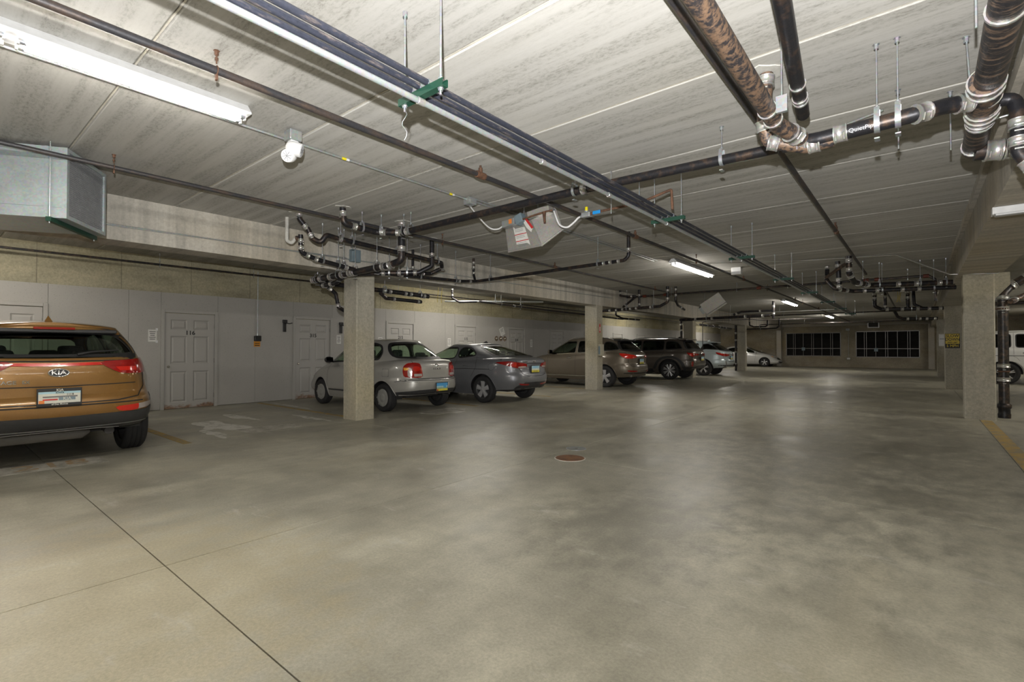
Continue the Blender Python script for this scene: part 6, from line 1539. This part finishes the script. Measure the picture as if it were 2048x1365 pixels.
def car_white_hatch():
    sp = dict(paint='paint_white', L=4.53, wx=(.92, 3.57), R=.318, Ra=.362, rim=.215, tw=.205, track=.87, spokes=('twin', 5),
        lo=[(0, .32), (.5, .30), (1.3, .19), (3.2, .19), (4.1, .21), (4.53, .24)],
        belt=[(0, 1.02), (.5, 1.03), (1.5, .99), (2.8, .93), (3.4, .89), (4.1, .76), (4.53, .58)],
        tk=[(0, .14, .12, .80, 5, 4), (.15, .05, .04, .86, 4.5, 4), (.32, .0, .0, .90, 4.2, 3.6), (.46, .01, .02, .905, 4.2, 3.6), (.56, .05, .06, .90, 4.2, 3.6), (.78, .07, .22, .88, 4.2, 3.6), (.93, .06, .38, .85, 4.2, 3.6), (1, .10, .5, .80, 4.2, 3.6)],
        g0=(.18, 3.55, .795, 4.2, 4.2), g1=(.95, 2.30, .57, 5, 5), roof=[(.8, 1.37), (1.5, 1.425), (2.0, 1.42), (2.5, 1.36)], camber=.045, bow=.04, seats=(2.1, 1.2))
    c = Car(sp, 'parked_hatchback', 'white hatchback facing out beside the far left wall', (-12.05, 39.35, 0), 0)
    c.window('B', [(-.62, 1.09), (.62, 1.09), (.46, 1.33), (-.46, 1.33)], 'glass_tint', rnd=1)
    for v in 'LR':
        c.window(v, [(1.0, 1.07), (1.80, 1.03), (1.80, 1.34), (1.4, 1.35), (1.1, 1.28)], 'glass_tint', rnd=1)
        c.window(v, [(1.88, 1.03), (3.0, .98), (2.7, 1.17), (2.3, 1.33), (1.88, 1.35)], 'glass_tint', rnd=1)
        c.seam(v, [(1.84, .28), (1.84, 1.0)]); c.seam(v, [(2.95, .30), (3.0, .95)])
    c.window('F', [(-.60, 1.0), (.60, 1.0), (.48, 1.33), (-.48, 1.33)], 'glass_clear')
    for v in 'Vv':
        c.panel(v, [(-.30, .64), (0, .69), (.30, .75), (.42, .79), (.22, .66), (0, .60)], 'lamp_clear', 'headlamp', .010, rnd=1)
        c.panel(v, [(.12, .70), (.30, .75), (.36, .77), (.22, .68)], 'lamp_amber', 'turn_lamp', .014, rnd=1)
        c.panel(v, [(-.32, .36), (-.1, .38), (-.1, .32), (-.32, .30)], 'trim_black', 'fog_recess', .006, rnd=1)
    c.panel('F', [(-.45, .50), (.45, .50), (.38, .62), (-.38, .62)], 'trim_black', 'grille', .006, rnd=1); c.panel('F', [(-.6, .26), (.6, .26), (.55, .36), (-.55, .36)], 'trim_black', 'lower_grille', .006, rnd=1)
    for v in 'Ww': c.panel(v, [(-.3, .97), (.2, .99), (.2, .88), (-.28, .86)], 'tail_red', 'tail_lamp', .01, rnd=1)
    c.mirror(2.95, 1.0); c.handle(1.1, .90); c.handle(2.0, .87); c.finish()

def car_white_boxy():
    sp = dict(paint='paint_white', L=4.72, wx=(.90, 3.78), R=.395, Ra=.455, rim=.27, tw=.25, track=.925, spokes=('twin', 5), arch='paint_white',
        lo=[(0, .50), (.5, .48), (1.4, .42), (3.3, .42), (4.2, .46), (4.72, .50)],
        belt=[(0, 1.28), (1.0, 1.275), (2.5, 1.265), (3.4, 1.255), (4.4, 1.235), (4.72, 1.19)],
        tk=[(0, .05, .05, .84, 9, 9), (.12, .0, .0, .90, 9, 9), (.30, .0, .0, .925, 10, 10), (.6, .03, .06, .925, 10, 10), (.9, .03, .10, .92, 10, 10), (1, .05, .12, .90, 10, 10)],
        g0=(.06, 3.52, .885, 10, 10), g1=(.14, 3.15, .80, 10, 10), roof=[(.1, 1.90), (1.5, 1.925), (3.2, 1.90)], camber=.04, bow=.005, lift=.01, deck_front=.01, seats=(2.3, 1.4))
    c = Car(sp, 'parked_suv', 'white boxy off-road SUV parked behind the corbelled column', (1.50, 25.9, 0), 0)
    for v in 'LR':
        c.window(v, [(.30, 1.33), (1.05, 1.33), (1.05, 1.80), (.30, 1.80)], 'glass_dark', rnd=1)
        c.window(v, [(1.18, 1.33), (2.02, 1.33), (2.02, 1.80), (1.18, 1.80)], 'glass_dark', rnd=1)
        c.window(v, [(2.16, 1.33), (3.25, 1.33), (3.02, 1.80), (2.16, 1.80)], 'glass_dark', rnd=1)
        c.ribbon(v, [(.1, 1.06), (4.4, 1.05)], .03, 'paint_white', 'side_rub_strip', .014); c.ribbon(v, [(.1, 1.035), (4.4, 1.025)], .012, 'trim_black', 'strip_shadow_line', .012)
        c.seam(v, [(1.12, 1.0), (1.12, 1.85)]); c.seam(v, [(2.09, .48), (2.09, 1.85)]); c.seam(v, [(3.30, .5), (3.30, 1.3)]); c.seam(v, [(1.42, .62), (1.2, .95), (1.12, 1.0)])
        c.panel(v, [(.34, .50), (.40, .72), (.55, .87), (.90, .93), (1.25, .87), (1.40, .72), (1.46, .50), (1.38, .50), (1.30, .70), (1.18, .80), (.90, .855), (.62, .80), (.50, .70), (.42, .50)], 'paint_white', 'fender_flare', .035, rnd=1)
        c.panel(v, [(3.22, .50), (3.28, .72), (3.43, .87), (3.78, .93), (4.13, .87), (4.28, .72), (4.34, .50), (4.26, .50), (4.18, .70), (4.06, .80), (3.78, .855), (3.50, .80), (3.38, .70), (3.30, .50)], 'paint_white', 'fender_flare', .035, rnd=1)
        c.panel(v, [(1.5, .42), (3.2, .42), (3.2, .50), (1.5, .50)], 'trim_black', 'side_step', .05, rnd=0)
    c.window('F', [(-.70, 1.34), (.70, 1.34), (.66, 1.80), (-.66, 1.80)], 'glass_clear', rnd=1); c.window('B', [(-.66, 1.34), (.66, 1.34), (.62, 1.78), (-.62, 1.78)], 'glass_dark', rnd=1)
    for sg in (1, -1): MB().tube([(.2, sg * .82, 1.895), (3.1, sg * .82, 1.895)], .014, 8).build('rain_gutter', c.paint, c.root)
    m = MB().lathe([(0, -.20), (.30, -.20), (.37, -.16), (.37, -.04), (.30, 0)], (.0, 0, 1.0), 'x', 30); m.build('spare_wheel_cover', c.paint, c.root)
    for v in 'Ww': c.panel(v, [(-.18, .78), (-.05, .78), (-.05, .62), (-.18, .62)], 'tail_red', 'tail_lamp', .015, rnd=0)
    c.mirror(3.15, 1.36); c.handle(1.35, 1.13, 'trim_black'); c.handle(2.3, 1.13, 'trim_black'); c.finish()

CARS = [car_bronze, car_silver, car_grey, car_taupe, car_brown, car_ice, car_white_hatch, car_white_boxy]
for fn in CARS: fn()
